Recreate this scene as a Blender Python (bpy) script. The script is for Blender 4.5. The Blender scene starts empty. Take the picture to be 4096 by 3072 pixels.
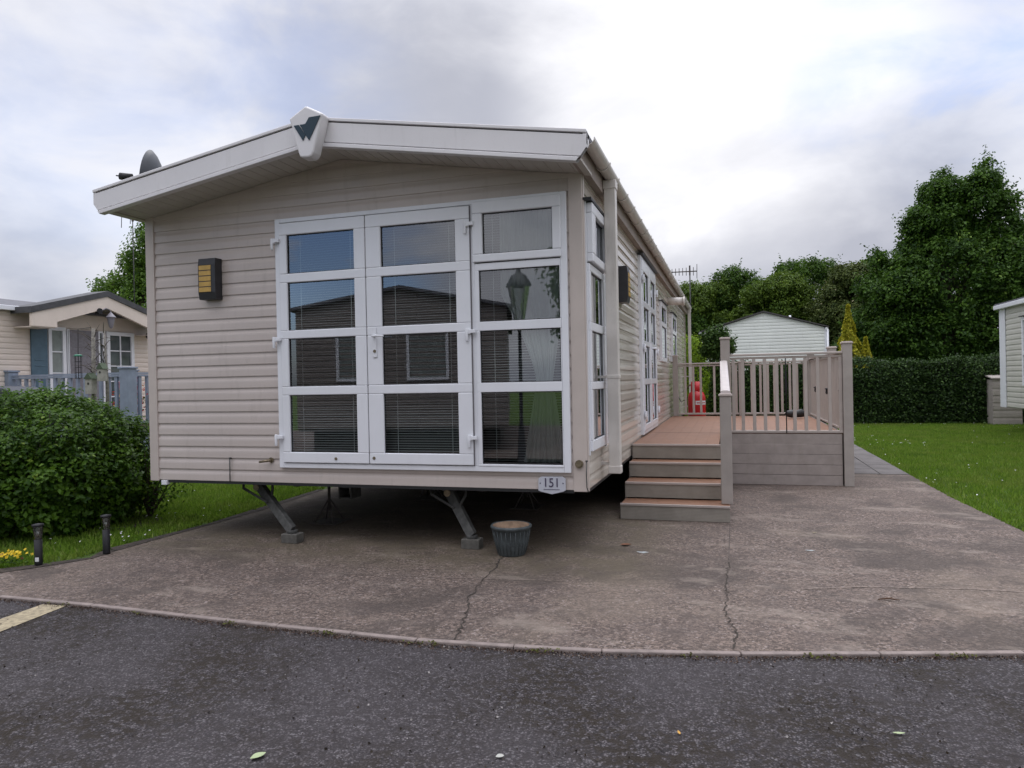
import bpy, bmesh, math, random
import numpy as np
from mathutils import Vector, Matrix
R = math.radians
sc = bpy.context.scene
COL = sc.collection
rng = np.random.default_rng(7)
random.seed(7)

# ------------------------------------------------------------------ camera
cam_d = bpy.data.cameras.new('camera')
cam = bpy.data.objects.new('camera', cam_d)
COL.objects.link(cam)
sc.camera = cam
cam_d.sensor_width = 36
cam_d.lens = 25.153
cam_d.clip_start = 0.05
cam_d.clip_end = 2000
yaw, pitch, roll = 0.2965, -0.0047, -0.0203
fw = Vector((-math.sin(yaw) * math.cos(pitch), math.cos(yaw) * math.cos(pitch), math.sin(pitch)))
r0 = Vector((math.cos(yaw), math.sin(yaw), 0))
u0 = r0.cross(fw)
rr = math.cos(roll) * r0 + math.sin(roll) * u0
uu = -math.sin(roll) * r0 + math.cos(roll) * u0
M = Matrix((rr, uu, -fw)).transposed().to_4x4()
M.translation = Vector((1.1631, -5.8769, 1.5))
cam.matrix_world = M

# ------------------------------------------------------------------ node helper
class NT:
    def __init__(s, tree):
        s.t = tree
        s.n = tree.nodes
        s.l = tree.links
    def new(s, typ, **kw):
        n = s.n.new(typ)
        for k, v in kw.items():
            if k.startswith('i_'):
                key = k[2:]
                key = int(key) if key.isdigit() else key.replace('_', ' ')
                s.set(n.inputs[key], v)
            else:
                setattr(n, k, v)
        return n
    def set(s, sock, v):
        if isinstance(v, bpy.types.NodeSocket):
            s.l.new(v, sock)
        else:
            sock.default_value = v
    def math(s, op, a, b=None, c=None, clamp=False):
        n = s.n.new('ShaderNodeMath')
        n.operation = op
        n.use_clamp = clamp
        s.set(n.inputs[0], a)
        if b is not None: s.set(n.inputs[1], b)
        if c is not None: s.set(n.inputs[2], c)
        return n.outputs[0]
    def noise(s, vec, scale, detail=3, rough=.55, dist=0):
        n = s.n.new('ShaderNodeTexNoise')
        if vec is not None: s.l.new(vec, n.inputs['Vector'])
        n.inputs['Scale'].default_value = scale
        n.inputs['Detail'].default_value = detail
        n.inputs['Roughness'].default_value = rough
        n.inputs['Distortion'].default_value = dist
        return n.outputs[0]
    def ramp(s, fac, a, b, lo=0., hi=1.):
        n = s.n.new('ShaderNodeMapRange')
        n.interpolation_type = 'SMOOTHSTEP'
        s.set(n.inputs[0], fac)
        n.inputs[1].default_value = a
        n.inputs[2].default_value = b
        n.inputs[3].default_value = lo
        n.inputs[4].default_value = hi
        return n.outputs[0]
    def mix(s, fac, a, b, mode='MIX'):
        n = s.n.new('ShaderNodeMix')
        n.data_type = 'RGBA'
        n.blend_type = mode
        s.set(n.inputs[0], fac)
        for i, v in ((6, a), (7, b)):
            if not isinstance(v, bpy.types.NodeSocket) and len(v) == 3: v = (*v, 1)
            s.set(n.inputs[i], v)
        return n.outputs[2]
    def map(s, vec, scale=(1, 1, 1), loc=(0, 0, 0), rot=(0, 0, 0)):
        n = s.n.new('ShaderNodeMapping')
        s.l.new(vec, n.inputs[0])
        n.inputs[1].default_value = loc
        n.inputs[2].default_value = rot
        n.inputs[3].default_value = scale
        return n.outputs[0]

# ------------------------------------------------------------------ world
SUN_EL, SUN_DIR = R(62), Vector((-.15, .9, 0))
w = bpy.data.worlds.new('World')
sc.world = w
w.use_nodes = True
g = NT(w.node_tree)
g.n.clear()
sky = g.new('ShaderNodeTexSky', sky_type='NISHITA')
sky.sun_disc = False
sky.sun_elevation = SUN_EL
sky.sun_rotation = math.atan2(SUN_DIR.x, SUN_DIR.y)
sky.air_density = 1.0
sky.dust_density = 1.5
tc = g.new('ShaderNodeTexCoord')
dirv = tc.outputs['Generated']
sep = g.new('ShaderNodeSeparateXYZ')
g.l.new(dirv, sep.inputs[0])
zz = g.math('ADD', g.math('MAXIMUM', sep.outputs[2], 0.0), 0.22)
cmb = g.new('ShaderNodeCombineXYZ')
g.l.new(g.math('DIVIDE', sep.outputs[0], zz), cmb.inputs[0])
g.l.new(g.math('DIVIDE', sep.outputs[1], zz), cmb.inputs[1])
cv = cmb.outputs[0]
def blob(v, tight):
    v = Vector(v).normalized()
    d = g.new('ShaderNodeVectorMath', operation='DOT_PRODUCT')
    g.l.new(dirv, d.inputs[0])
    d.inputs[1].default_value = v
    return g.ramp(d.outputs['Value'], math.cos(R(tight)), 1.0)
dz = g.new('ShaderNodeVectorMath', operation='MULTIPLY')
g.l.new(dirv, dz.inputs[0]); dz.inputs[1].default_value = (1, 1, 1.9)
dv = dz.outputs[0]
n1 = g.noise(g.map(dv, (1, 1, 1), (3.1, 1.7, .4)), 1.9, 6, .5, .2)
n2 = g.noise(g.map(dv, (1, 1, 1), (9.3, 4.2, 2.)), 4.6, 8, .55, .3)
n3 = g.noise(g.map(cv, (1, 1, 1), (2.2, .3, .9)), 1.1, 5, .5, .1)
den = g.math('ADD', g.math('MULTIPLY', n1, .55), g.math('ADD', g.math('MULTIPLY', n2, .30), g.math('MULTIPLY', n3, .15)))
shade = g.ramp(den, .40, .60)
bright = blob((-0.02, 1.03, 0.37), 17)
bright2 = blob((-0.66, .86, .10), 15)
dark1 = blob((.13, 1.0, .15), 15)
dark2 = blob((-.82, .80, .10), 9)
sh2 = g.math('ADD', g.math('MULTIPLY', shade, .72), g.math('MULTIPLY', bright, .85))
sh2 = g.math('ADD', sh2, g.math('MULTIPLY', bright2, .25))
sh2 = g.math('SUBTRACT', sh2, g.math('MULTIPLY', dark2, .35))
sh2 = g.math('SUBTRACT', sh2, g.math('MULTIPLY', dark1, .32), clamp=True)
ccol = g.mix(sh2, (4.7, 4.85, 5.6), (9.8, 9.8, 10.2))
blue_a = blob((.42, 1.17, .60), 19)
blue_b = blob((-.74, .80, .42), 20)
blue_c = blob((-.60, -.79, .12), 17)
thin = g.math('ADD', g.math('MULTIPLY', blue_a, .62), g.math('MULTIPLY', blue_b, .26))
thin = g.math('ADD', thin, g.math('MULTIPLY', blue_c, 1.6))
thin = g.math('MULTIPLY', thin, g.ramp(n2, .36, .62, 1.1, .2), clamp=True)
skyb = g.mix(1.0, sky.outputs[0], (1.35, 1.45, 1.75), 'MULTIPLY')
col = g.mix(thin, ccol, skyb)
# an overcast sky is brighter overhead than at the horizon
zen = g.ramp(sep.outputs[2], .42, .92, 1., 3.6)
vm = g.new('ShaderNodeVectorMath', operation='SCALE')
g.l.new(col, vm.inputs[0]); g.l.new(zen, vm.inputs['Scale'])
col = vm.outputs[0]
bg = g.new('ShaderNodeBackground')
g.l.new(col, bg.inputs[0])
bg.inputs[1].default_value = 0.1
out = g.new('ShaderNodeOutputWorld')
g.l.new(bg.outputs[0], out.inputs[0])

# ------------------------------------------------------------------ sun
sd = bpy.data.lights.new('sun', 'SUN')
sd.energy = 0.7
sd.angle = R(30)
sd.color = (1, .96, .9)
so = bpy.data.objects.new('sun', sd)
COL.objects.link(so)
sv = SUN_DIR.normalized() * math.cos(SUN_EL) + Vector((0, 0, math.sin(SUN_EL)))
so.rotation_euler = sv.to_track_quat('Z', 'Y').to_euler()
sc.view_settings.view_transform = 'Standard'
sc.view_settings.look = 'None'
sc.view_settings.exposure = 0.12
sc.view_settings.gamma = 1
sc.cycles.max_bounces = 8
sc.cycles.transparent_max_bounces = 16

# ------------------------------------------------------------------ materials
def mat(name, base, rough=.5, var=0., vscale=6., bump=0., bscale=60., col2=None, spec=.5, metal=0., dirt=0., trans=0.):
    m = bpy.data.materials.new(name)
    m.use_nodes = True
    g = NT(m.node_tree)
    b = g.n['Principled BSDF']
    co = g.new('ShaderNodeTexCoord').outputs['Object']
    c = (*base, 1)
    if var or col2 is not None:
        f = g.ramp(g.noise(co, vscale, 5, .6), .3, .7)
        c2 = col2 if col2 is not None else tuple(x * (1 - var) for x in base)
        c1 = base if col2 is not None else tuple(min(1, x * (1 + var)) for x in base)
        c = g.mix(f, c1, c2)
    if dirt:
        sm = g.map(co, (3, 3, .45))
        d = g.ramp(g.noise(sm, 4, 6, .65), .52, .78, 0, dirt)
        c = g.mix(d, c, (.19, .17, .13))
        d2 = g.ramp(g.noise(co, 45, 3, .6), .60, .75, 0, dirt * .7)
        c = g.mix(d2, c, (.2, .18, .14))
    g.set(b.inputs['Base Color'], c)
    b.inputs['Roughness'].default_value = rough
    b.inputs['Metallic'].default_value = metal
    b.inputs['Specular IOR Level'].default_value = spec
    if bump:
        bp = g.new('ShaderNodeBump')
        bp.inputs['Strength'].default_value = bump
        bp.inputs['Distance'].default_value = .01
        g.l.new(g.noise(co, bscale, 5, .6), bp.inputs['Height'])
        g.l.new(bp.outputs[0], b.inputs['Normal'])
    return m

def leaf_mat(name, ca, cb, cc=None, rough=.5, tr=.25, patch=0):
    """leaf colours vary leaf by leaf with the 'rnd' attribute"""
    m = bpy.data.materials.new(name)
    m.use_nodes = True
    g = NT(m.node_tree)
    b = g.n['Principled BSDF']
    at = g.new('ShaderNodeAttribute', attribute_name='rnd').outputs['Fac']
    c = g.mix(g.ramp(at, 0., 1.), ca, cb)
    if cc is not None:
        c = g.mix(g.ramp(at, .86, .97), c, cc)
    if patch:
        co = g.new('ShaderNodeTexCoord').outputs['Object']
        c = g.mix(g.ramp(g.noise(co, 1.1, 5, .65), .42, .66, 0, patch), c, (.17, .20, .045))
        c = g.mix(g.ramp(g.noise(g.map(co, (1, 1, 1), (5, 9, 0)), 2.2, 5, .6), .5, .7, 0, patch), c, (.035, .075, .012))
    g.set(b.inputs['Base Color'], c)
    b.inputs['Roughness'].default_value = rough
    b.inputs['Specular IOR Level'].default_value = .16
    t = g.new('ShaderNodeBsdfTranslucent')
    g.set(t.inputs[0], g.mix(.5, c, tuple(min(1, x * 1.6) for x in cb)))
    mx = g.new('ShaderNodeMixShader')
    mx.inputs[0].default_value = tr
    g.l.new(b.outputs[0], mx.inputs[1])
    g.l.new(t.outputs[0], mx.inputs[2])
    g.l.new(mx.outputs[0], g.n['Material Output'].inputs[0])
    return m

def glass_mat(name, refl=2.2, base=.05, tint=(.82, .88, .86)):
    m = bpy.data.materials.new(name)
    m.use_nodes = True
    g = NT(m.node_tree)
    g.n.remove(g.n['Principled BSDF'])
    fr = g.new('ShaderNodeFresnel')
    fr.inputs[0].default_value = 1.5
    f = g.math('MULTIPLY_ADD', fr.outputs[0], refl, base, clamp=True)
    t = g.new('ShaderNodeBsdfTransparent')
    t.inputs[0].default_value = (*tint, 1)
    s = g.new('ShaderNodeBsdfGlossy')
    s.inputs['Roughness'].default_value = .015
    s.inputs[0].default_value = (.95, .97, 1, 1)
    co = g.new('ShaderNodeTexCoord').outputs['Object']
    bp = g.new('ShaderNodeBump')
    bp.inputs['Strength'].default_value = .05
    bp.inputs['Distance'].default_value = .004
    g.l.new(g.noise(co, 1.3, 1, .4), bp.inputs['Height'])
    g.l.new(bp.outputs[0], s.inputs['Normal'])
    mx = g.new('ShaderNodeMixShader')
    g.set(mx.inputs[0], f)
    g.l.new(t.outputs[0], mx.inputs[1])
    g.l.new(s.outputs[0], mx.inputs[2])
    g.l.new(mx.outputs[0], g.n['Material Output'].inputs[0])
    return m

SIDING = mat('siding', (.52, .455, .42), .30, .05, 1.2, .05, 200, dirt=.20, spec=.5)
SIDING_SIDE = mat('siding_side', (.55, .50, .44), .09, .05, 1.2, .10, 22, dirt=.10, spec=.6)
SIDING_W = mat('siding_white', (.74, .76, .72), .4, .05, 1.5, dirt=.12)
SIDING_N = mat('siding_neighbour', (.68, .59, .52), .4, .05, 1.5, dirt=.1)
UPVC = mat('white_plastic_frame', (.74, .75, .79), .22, .02, 3, dirt=.05)
FASCIA = mat('fascia_plastic', (.66, .64, .65), .33, .03, 2, .04, 60, dirt=.12)
SOFFIT = mat('soffit', (.50, .47, .43), .6, .05, 3)
TRIM = mat('corner_trim', (.52, .455, .415), .35, .04, 4, dirt=.12)
GUTTER = mat('gutter_plastic', (.62, .58, .54), .35, .06, 4, dirt=.25)
GROOVE = mat('dark_groove', (.14, .13, .14), .6)
RUBBER = mat('black_rubber', (.015, .015, .016), .5)
GALV = mat('galvanised_steel', (.075, .075, .072), .7, .35, 14, .1, 80, metal=.3)
CHASSIS = mat('chassis_steel', (.06, .05, .045), .75, .4, 12)
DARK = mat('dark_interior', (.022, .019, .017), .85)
SLAT = mat('blind_slat', (.36, .37, .38), .5)
NET = mat('net_curtain', (.88, .90, .90), .8, .06, 20)
DRAPE = mat('drawn_curtain', (.30, .29, .30), .8, .08, 8)
GLASS = glass_mat('window_glass', 2.0, .10)
LAMPMET = mat('dark_lamp_metal', (.022, .022, .026), .42, .2, 20)
AMBER = mat('amber_lens', (.50, .31, .07), .35, .12, 12)
CHROME = mat('bright_metal', (.6, .6, .6), .22, metal=1)
BRASS = mat('weathered_brass', (.23, .19, .13), .4, .3, 30, metal=.7)
LOGO = mat('emblem_green', (.018, .035, .045), .2)
PLATE = mat('number_plate_grey', (.46, .47, .52), .35, .05, 10)
PLATETX = mat('number_digits', (.06, .05, .09), .5)
POST = mat('composite_post', (.33, .295, .27), .6, .08, 5, .15, 120, dirt=.2)
DECKB = mat('composite_rail', (.39, .34, .31), .55, .06, 5, .1, 120, dirt=.15)
CAPM = mat('post_cap', (.42, .36, .33), .5, .05, 5)
BLUEG = mat('blue_grey_paint', (.23, .27, .35), .5, .1, 6)
SHUT = mat('shutter_blue', (.075, .13, .175), .55, .08, 8)
SLATE = mat('roof_slate', (.10, .10, .115), .7, .25, 9, .3, 30)
REDP = mat('red_gas_paint', (.50, .012, .016), .28, .08, 6)
LABELW = mat('white_label', (.7, .7, .7), .5)
POTG = mat('blue_green_glaze', (.06, .072, .076), .55, .2, 18, .6, 60)
TERRA = mat('terracotta', (.33, .235, .165), .9, .25, 22)
BARK = mat('bark', (.075, .06, .045), .9, .35, 14, .8, 30)
CONCB = mat('concrete_block', (.095, .09, .08), .9, .2, 14, .6, 60)
PLASTICB = mat('black_plastic', (.014, .014, .016), .55, spec=.3)
CLEARP = glass_mat('clear_plastic', 1.5, .05, (.6, .62, .6))
BRICKY = mat('brown_board', (.20, .16, .13), .8)
SOIL = mat('soil', (.035, .026, .02), .95, .5, 25, 1., 40)
TYRE = mat('tyre', (.02, .02, .02), .8)

def riser_mat(name, base, freq, axis='z'):
    m = mat(name, base, .6, .1, 6, dirt=.3)
    g = NT(m.node_tree)
    b = g.n['Principled BSDF']
    co = g.new('ShaderNodeTexCoord').outputs['Object']
    wv = g.new('ShaderNodeTexWave', bands_direction=axis.upper())
    wv.inputs['Scale'].default_value = freq
    g.l.new(co, wv.inputs[0])
    bp = g.new('ShaderNodeBump')
    bp.inputs['Strength'].default_value = .35
    bp.inputs['Distance'].default_value = .003
    g.l.new(wv.outputs['Fac'], bp.inputs['Height'])
    g.l.new(bp.outputs[0], b.inputs['Normal'])
    return m
RISER = riser_mat('grooved_riser', (.26, .235, .20), 22)
SKIRTM = riser_mat('grooved_skirting', (.29, .25, .23), 20)
TREAD = riser_mat('terracotta_deck_board', (.215, .105, .06), 18, 'x')

def ground_mat(name, kind):
    m = bpy.data.materials.new(name)
    m.use_nodes = True
    g = NT(m.node_tree)
    b = g.n['Principled BSDF']
    co = g.new('ShaderNodeTexCoord').outputs['Object']
    b.inputs['Specular IOR Level'].default_value = .3
    bp = g.new('ShaderNodeBump')
    if kind == 'asphalt':
        vo = g.new('ShaderNodeTexVoronoi')
        vo.inputs['Scale'].default_value = 85
        g.l.new(co, vo.inputs['Vector'])
        big = g.noise(co, .8, 5, .6)
        mid = g.noise(co, 6, 5, .7)
        pits = g.noise(co, 24, 5, .75)
        fine = g.noise(co, 85, 4, .75)
        sepc = g.new('ShaderNodeSeparateColor')
        g.l.new(vo.outputs['Color'], sepc.inputs[0])
        c = g.mix(sepc.outputs[0], (.060, .052, .056), (.205, .184, .194))
        c = g.mix(g.ramp(vo.outputs['Distance'], .34, .60, 0, .9), c, (.014, .011, .012))
        c = g.mix(g.ramp(sepc.outputs[1], .93, .98, 0, .6), c, (.25, .24, .25))
        c = g.mix(g.ramp(fine, .50, .60, 0, .75), c, (.022, .018, .020))
        c = g.mix(g.ramp(pits, .49, .56, 0, .85), c, (.020, .015, .014))
        clump = g.noise(co, 11, 5, .8)
        c = g.mix(g.math('MULTIPLY', g.ramp(clump, .50, .60), g.ramp(fine, .42, .52), None, False) if False else g.math('MULTIPLY', g.ramp(clump, .51, .60), .6), c, (.026, .020, .019))
        mossf = g.math('MULTIPLY', g.ramp(big, .41, .56), g.ramp(g.math('ADD', g.math('MULTIPLY', pits, .5), g.math('MULTIPLY', mid, .5)), .47, .55))
        c = g.mix(g.math('MULTIPLY', mossf, .85), c, (.027, .019, .012))
        c = g.mix(g.ramp(big, .35, .60, .22, 0), c, (.16, .145, .158))
        h = g.math('ADD', g.math('MULTIPLY', vo.outputs['Distance'], -.5), g.math('MULTIPLY', fine, -.7))
        h = g.math('ADD', h, g.math('MULTIPLY', pits, -1.2))
        bp.inputs['Strength'].default_value = 1.
        bp.inputs['Distance'].default_value = .02
        b.inputs['Roughness'].default_value = .7
    elif kind == 'concrete':
        vo = g.new('ShaderNodeTexVoronoi')
        vo.inputs['Scale'].default_value = 75
        g.l.new(co, vo.inputs['Vector'])
        sepc = g.new('ShaderNodeSeparateColor')
        g.l.new(vo.outputs['Color'], sepc.inputs[0])
        big = g.noise(co, .55, 6, .62, .3)
        big2 = g.noise(g.map(co, (1, 1, 1), (7, 3, 0)), .9, 6, .65, .4)
        mid = g.noise(co, 4, 6, .65)
        fine = g.noise(co, 90, 3, .7)
        pit = g.noise(co, 38, 5, .8)
        c = g.mix(sepc.outputs[0], (.078, .059, .049), (.220, .168, .142))
        c = g.mix(g.ramp(sepc.outputs[2], .90, .97, 0, .7), c, (.33, .28, .26))
        c = g.mix(g.ramp(pit, .485, .57, 0, .88), c, (.040, .030, .026))
        c = g.mix(g.ramp(mid, .35, .68, 0, .5), c, (.10, .079, .071))
        c = g.mix(g.ramp(big, .50, .64, 0, .3), c, (.20, .16, .125))
        c = g.mix(g.ramp(big2, .50, .62, 0, .6), c, (.050, .040, .035))
        st = g.noise(g.map(co, (.8, 1.7, 1), (1, 5, 0)), 1.5, 7, .68, .2)
        c = g.mix(g.ramp(st, .53, .66, 0, .5), c, (.255, .212, .18))
        dk_ = g.noise(g.map(co, (1, 1, 1), (3.3, 8, 0)), 2.3, 6, .7, .3)
        c = g.mix(g.ramp(dk_, .54, .66, 0, .55), c, (.060, .047, .042))
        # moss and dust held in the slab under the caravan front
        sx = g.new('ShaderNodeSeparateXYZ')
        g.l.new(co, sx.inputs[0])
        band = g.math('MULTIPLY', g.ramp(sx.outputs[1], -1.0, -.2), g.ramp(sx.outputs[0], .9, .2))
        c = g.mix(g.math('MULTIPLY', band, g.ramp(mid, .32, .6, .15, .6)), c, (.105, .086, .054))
        h = g.math('ADD', g.math('MULTIPLY', vo.outputs['Distance'], -.6), g.math('MULTIPLY', fine, .5))
        bp.inputs['Strength'].default_value = .6
        bp.inputs['Distance'].default_value = .006
        b.inputs['Roughness'].default_value = .8
    elif kind == 'grass':
        fine = g.noise(co, 60, 4, .7)
        mid = g.noise(co, 2.5, 5, .6)
        c = g.mix(g.ramp(fine, .3, .7), (.030, .062, .008), (.085, .15, .018))
        c = g.mix(g.ramp(mid, .4, .7, 0, .5), c, (.075, .12, .02))
        h = fine
        bp.inputs['Strength'].default_value = 1
        bp.inputs['Distance'].default_value = .03
        b.inputs['Roughness'].default_value = .9
    else:
        vo = g.noise(co, 3, 5, .6)
        fine = g.noise(co, 70, 4, .7)
        c = g.mix(g.ramp(vo, .3, .7), (.155, .142, .140), (.105, .096, .094))
        c = g.mix(g.ramp(fine, .45, .65, 0, .4), c, (.07, .065, .06))
        h = fine
        bp.inputs['Strength'].default_value = .4
        bp.inputs['Distance'].default_value = .005
        b.inputs['Roughness'].default_value = .85
    g.set(b.inputs['Base Color'], c)
    g.set(bp.inputs['Height'], h)
    g.l.new(bp.outputs[0], b.inputs['Normal'])
    return m
ASPHALT = ground_mat('asphalt', 'asphalt')
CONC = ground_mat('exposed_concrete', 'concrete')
GRASSG = ground_mat('lawn_ground', 'grass')
SLABM = ground_mat('paving_slab', 'slab')
YELLOW = mat('worn_yellow_paint', (.31, .26, .17), .8, .3, 30, .4, 90)

G_LAWN = leaf_mat('grass_blade', (.060, .115, .012), (.16, .27, .028), (.20, .24, .06), .6, .3, .6)
L_BUSH = leaf_mat('bush_leaf', (.014, .042, .005), (.082, .165, .013), (.17, .25, .03), .45, .25)
L_SYC = leaf_mat('sycamore_leaf', (.012, .036, .007), (.075, .150, .018), (.15, .23, .035), .5, .25)
L_SYC2 = leaf_mat('pale_tree_leaf', (.026, .065, .010), (.115, .20, .025), (.18, .24, .05), .5, .28)
L_WOOD = leaf_mat('wood_leaf', (.014, .040, .006), (.075, .145, .017), (.13, .20, .03), .55, .22)
L_WOOD2 = leaf_mat('wood_leaf_yellowish', (.030, .062, .008), (.12, .185, .022), (.17, .23, .03), .55, .22)
L_BLOS = leaf_mat('blossom_tree_leaf', (.03, .05, .012), (.11, .14, .035), (.34, .31, .18), .55, .2)
L_HEDGE = leaf_mat('hedge_leaf', (.010, .024, .006), (.036, .075, .014), (.07, .12, .03), .5, .18)
L_YEW = leaf_mat('golden_conifer_needle', (.17, .185, .012), (.46, .43, .035), (.58, .51, .06), .55, .25)
L_LIME = leaf_mat('lime_shrub_leaf', (.10, .18, .012), (.26, .38, .03), None, .5, .3)
L_RED = leaf_mat('flower_petal', (.35, .02, .03), (.65, .10, .08), (.7, .45, .1), .5, .2)
L_PANSY = leaf_mat('pansy_petal', (.55, .38, .02), (.75, .55, .04), (.10, .01, .03), .5, .2)
L_DAISY = leaf_mat('daisy_petal', (.42, .42, .40), (.62, .62, .6), None, .6, .1)

def sheer(name, col, opacity):
    m = mat(name, col, .9)
    g = NT(m.node_tree)
    t = g.new('ShaderNodeBsdfTransparent')
    mx = g.new('ShaderNodeMixShader')
    mx.inputs[0].default_value = opacity
    g.l.new(t.outputs[0], mx.inputs[1]); g.l.new(g.n['Principled BSDF'].outputs[0], mx.inputs[2])
    g.l.new(mx.outputs[0], g.n['Material Output'].inputs[0])
    return m
SHEER = sheer('sheer_net', (.62, .65, .65), .42)

# ------------------------------------------------------------------ mesh helpers
ORG = {}
class MB:
    def __init__(s):
        s.v = []; s.f = []; s.sm = []
    def face(s, pts, smooth=False):
        b = len(s.v)
        s.v += [tuple(p) for p in pts]
        s.f.append(tuple(range(b, b + len(pts))))
        s.sm.append(smooth)
    def box(s, x0, x1, y0, y1, z0, z1, T=None):
        p = [(x0, y0, z0), (x1, y0, z0), (x1, y1, z0), (x0, y1, z0), (x0, y0, z1), (x1, y0, z1), (x1, y1, z1), (x0, y1, z1)]
        if T: p = [T(*q) for q in p]
        b = len(s.v)
        s.v += p
        for f in ((3, 2, 1, 0), (4, 5, 6, 7), (0, 1, 5, 4), (1, 2, 6, 5), (2, 3, 7, 6), (3, 0, 4, 7)):
            s.f.append(tuple(b + i for i in f)); s.sm.append(False)
        return s
    def prism(s, poly, a, b_, T):
        """polygon (u,v) extruded from depth a to b_; T(u,v,d)->xyz"""
        n = len(poly); b = len(s.v)
        s.v += [T(u, v, a) for u, v in poly] + [T(u, v, b_) for u, v in poly]
        s.f.append(tuple(b + i for i in range(n))); s.sm.append(False)
        s.f.append(tuple(b + n + i for i in reversed(range(n)))); s.sm.append(False)
        for i in range(n):
            j = (i + 1) % n
            s.f.append((b + i, b + n + i, b + n + j, b + j)); s.sm.append(False)
        return s
    def tube(s, pts, rad, seg=10, caps=True):
        pts = [Vector(p) for p in pts]
        if not hasattr(rad, '__len__'): rad = [rad] * len(pts)
        b = len(s.v); up = None
        for i, p in enumerate(pts):
            t = (pts[min(i + 1, len(pts) - 1)] - pts[max(i - 1, 0)])
            t = t.normalized() if t.length > 1e-9 else Vector((0, 0, 1))
            if up is None or abs(up.dot(t)) > .95:
                up = Vector((0, 0, 1)) if abs(t.z) < .9 else Vector((1, 0, 0))
            a = t.cross(up).normalized(); c = a.cross(t).normalized(); up = c
            for k in range(seg):
                th = 2 * math.pi * k / seg
                s.v.append(tuple(p + rad[i] * (math.cos(th) * a + math.sin(th) * c)))
        for i in range(len(pts) - 1):
            for k in range(seg):
                k2 = (k + 1) % seg
                s.f.append((b + i * seg + k, b + i * seg + k2, b + (i + 1) * seg + k2, b + (i + 1) * seg + k)); s.sm.append(True)
        if caps:
            s.f.append(tuple(b + k for k in reversed(range(seg)))); s.sm.append(False)
            e = b + (len(pts) - 1) * seg
            s.f.append(tuple(e + k for k in range(seg))); s.sm.append(False)
        return s
    def lathe(s, prof, c=(0, 0, 0), seg=32, T=None):
        b = len(s.v)
        for r_, z in prof:
            for k in range(seg):
                th = 2 * math.pi * k / seg
                p = (c[0] + r_ * math.cos(th), c[1] + r_ * math.sin(th), c[2] + z)
                s.v.append(T(*p) if T else p)
        for i in range(len(prof) - 1):
            for k in range(seg):
                k2 = (k + 1) % seg
                s.f.append((b + i * seg + k, b + i * seg + k2, b + (i + 1) * seg + k2, b + (i + 1) * seg + k)); s.sm.append(True)
        return s
    def build(s, name, m, parent=None, bevel=0., cuts=(), label=None, org=None):
        me = bpy.data.meshes.new(name)
        o_ = Vector(org) if org is not None else (ORG.get(parent.name, Vector((0, 0, 0))) if parent else Vector((0, 0, 0)))
        me.from_pydata([tuple(Vector(p) - o_) for p in s.v], [], s.f)
        me.polygons.foreach_set('use_smooth', s.sm)
        bm = bmesh.new(); bm.from_mesh(me)
        for co, no in cuts:
            bmesh.ops.bisect_plane(bm, geom=bm.verts[:] + bm.edges[:] + bm.faces[:], dist=1e-5, plane_co=Vector(co) - o_, plane_no=no, clear_outer=True)
        if not cuts or True:
            bmesh.ops.recalc_face_normals(bm, faces=bm.faces[:])
        bm.to_mesh(me); bm.free()
        me.materials.append(m)
        ob = bpy.data.objects.new(name, me)
        COL.objects.link(ob)
        if parent: ob.parent = parent
        else: ob.location = o_
        ORG[ob.name] = o_
        if bevel:
            b = ob.modifiers.new('bevel', 'BEVEL')
            b.width = bevel; b.segments = 2; b.limit_method = 'ANGLE'
        if label: ob['label'] = label
        return ob

def tag(o, label, cat, group=None, kind=None):
    o['label'] = label
    if cat: o['category'] = cat
    if group: o['group'] = group
    if kind: o['kind'] = kind
    return o
def thing(name, loc, label, cat, group=None):
    o = bpy.data.objects.new(name, None)
    o.empty_display_size = .2
    COL.objects.link(o)
    o.location = loc
    ORG[o.name] = Vector(loc)
    return tag(o, label, cat, group)
def copy_tree(o, parent=None):
    c = o.copy(); COL.objects.link(c)
    if parent: c.parent = parent
    for ch in list(o.children): copy_tree(ch, c)
    return c
def struct(o, label=None):
    o['kind'] = 'structure'
    if label: o['label'] = label
    return o

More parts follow.
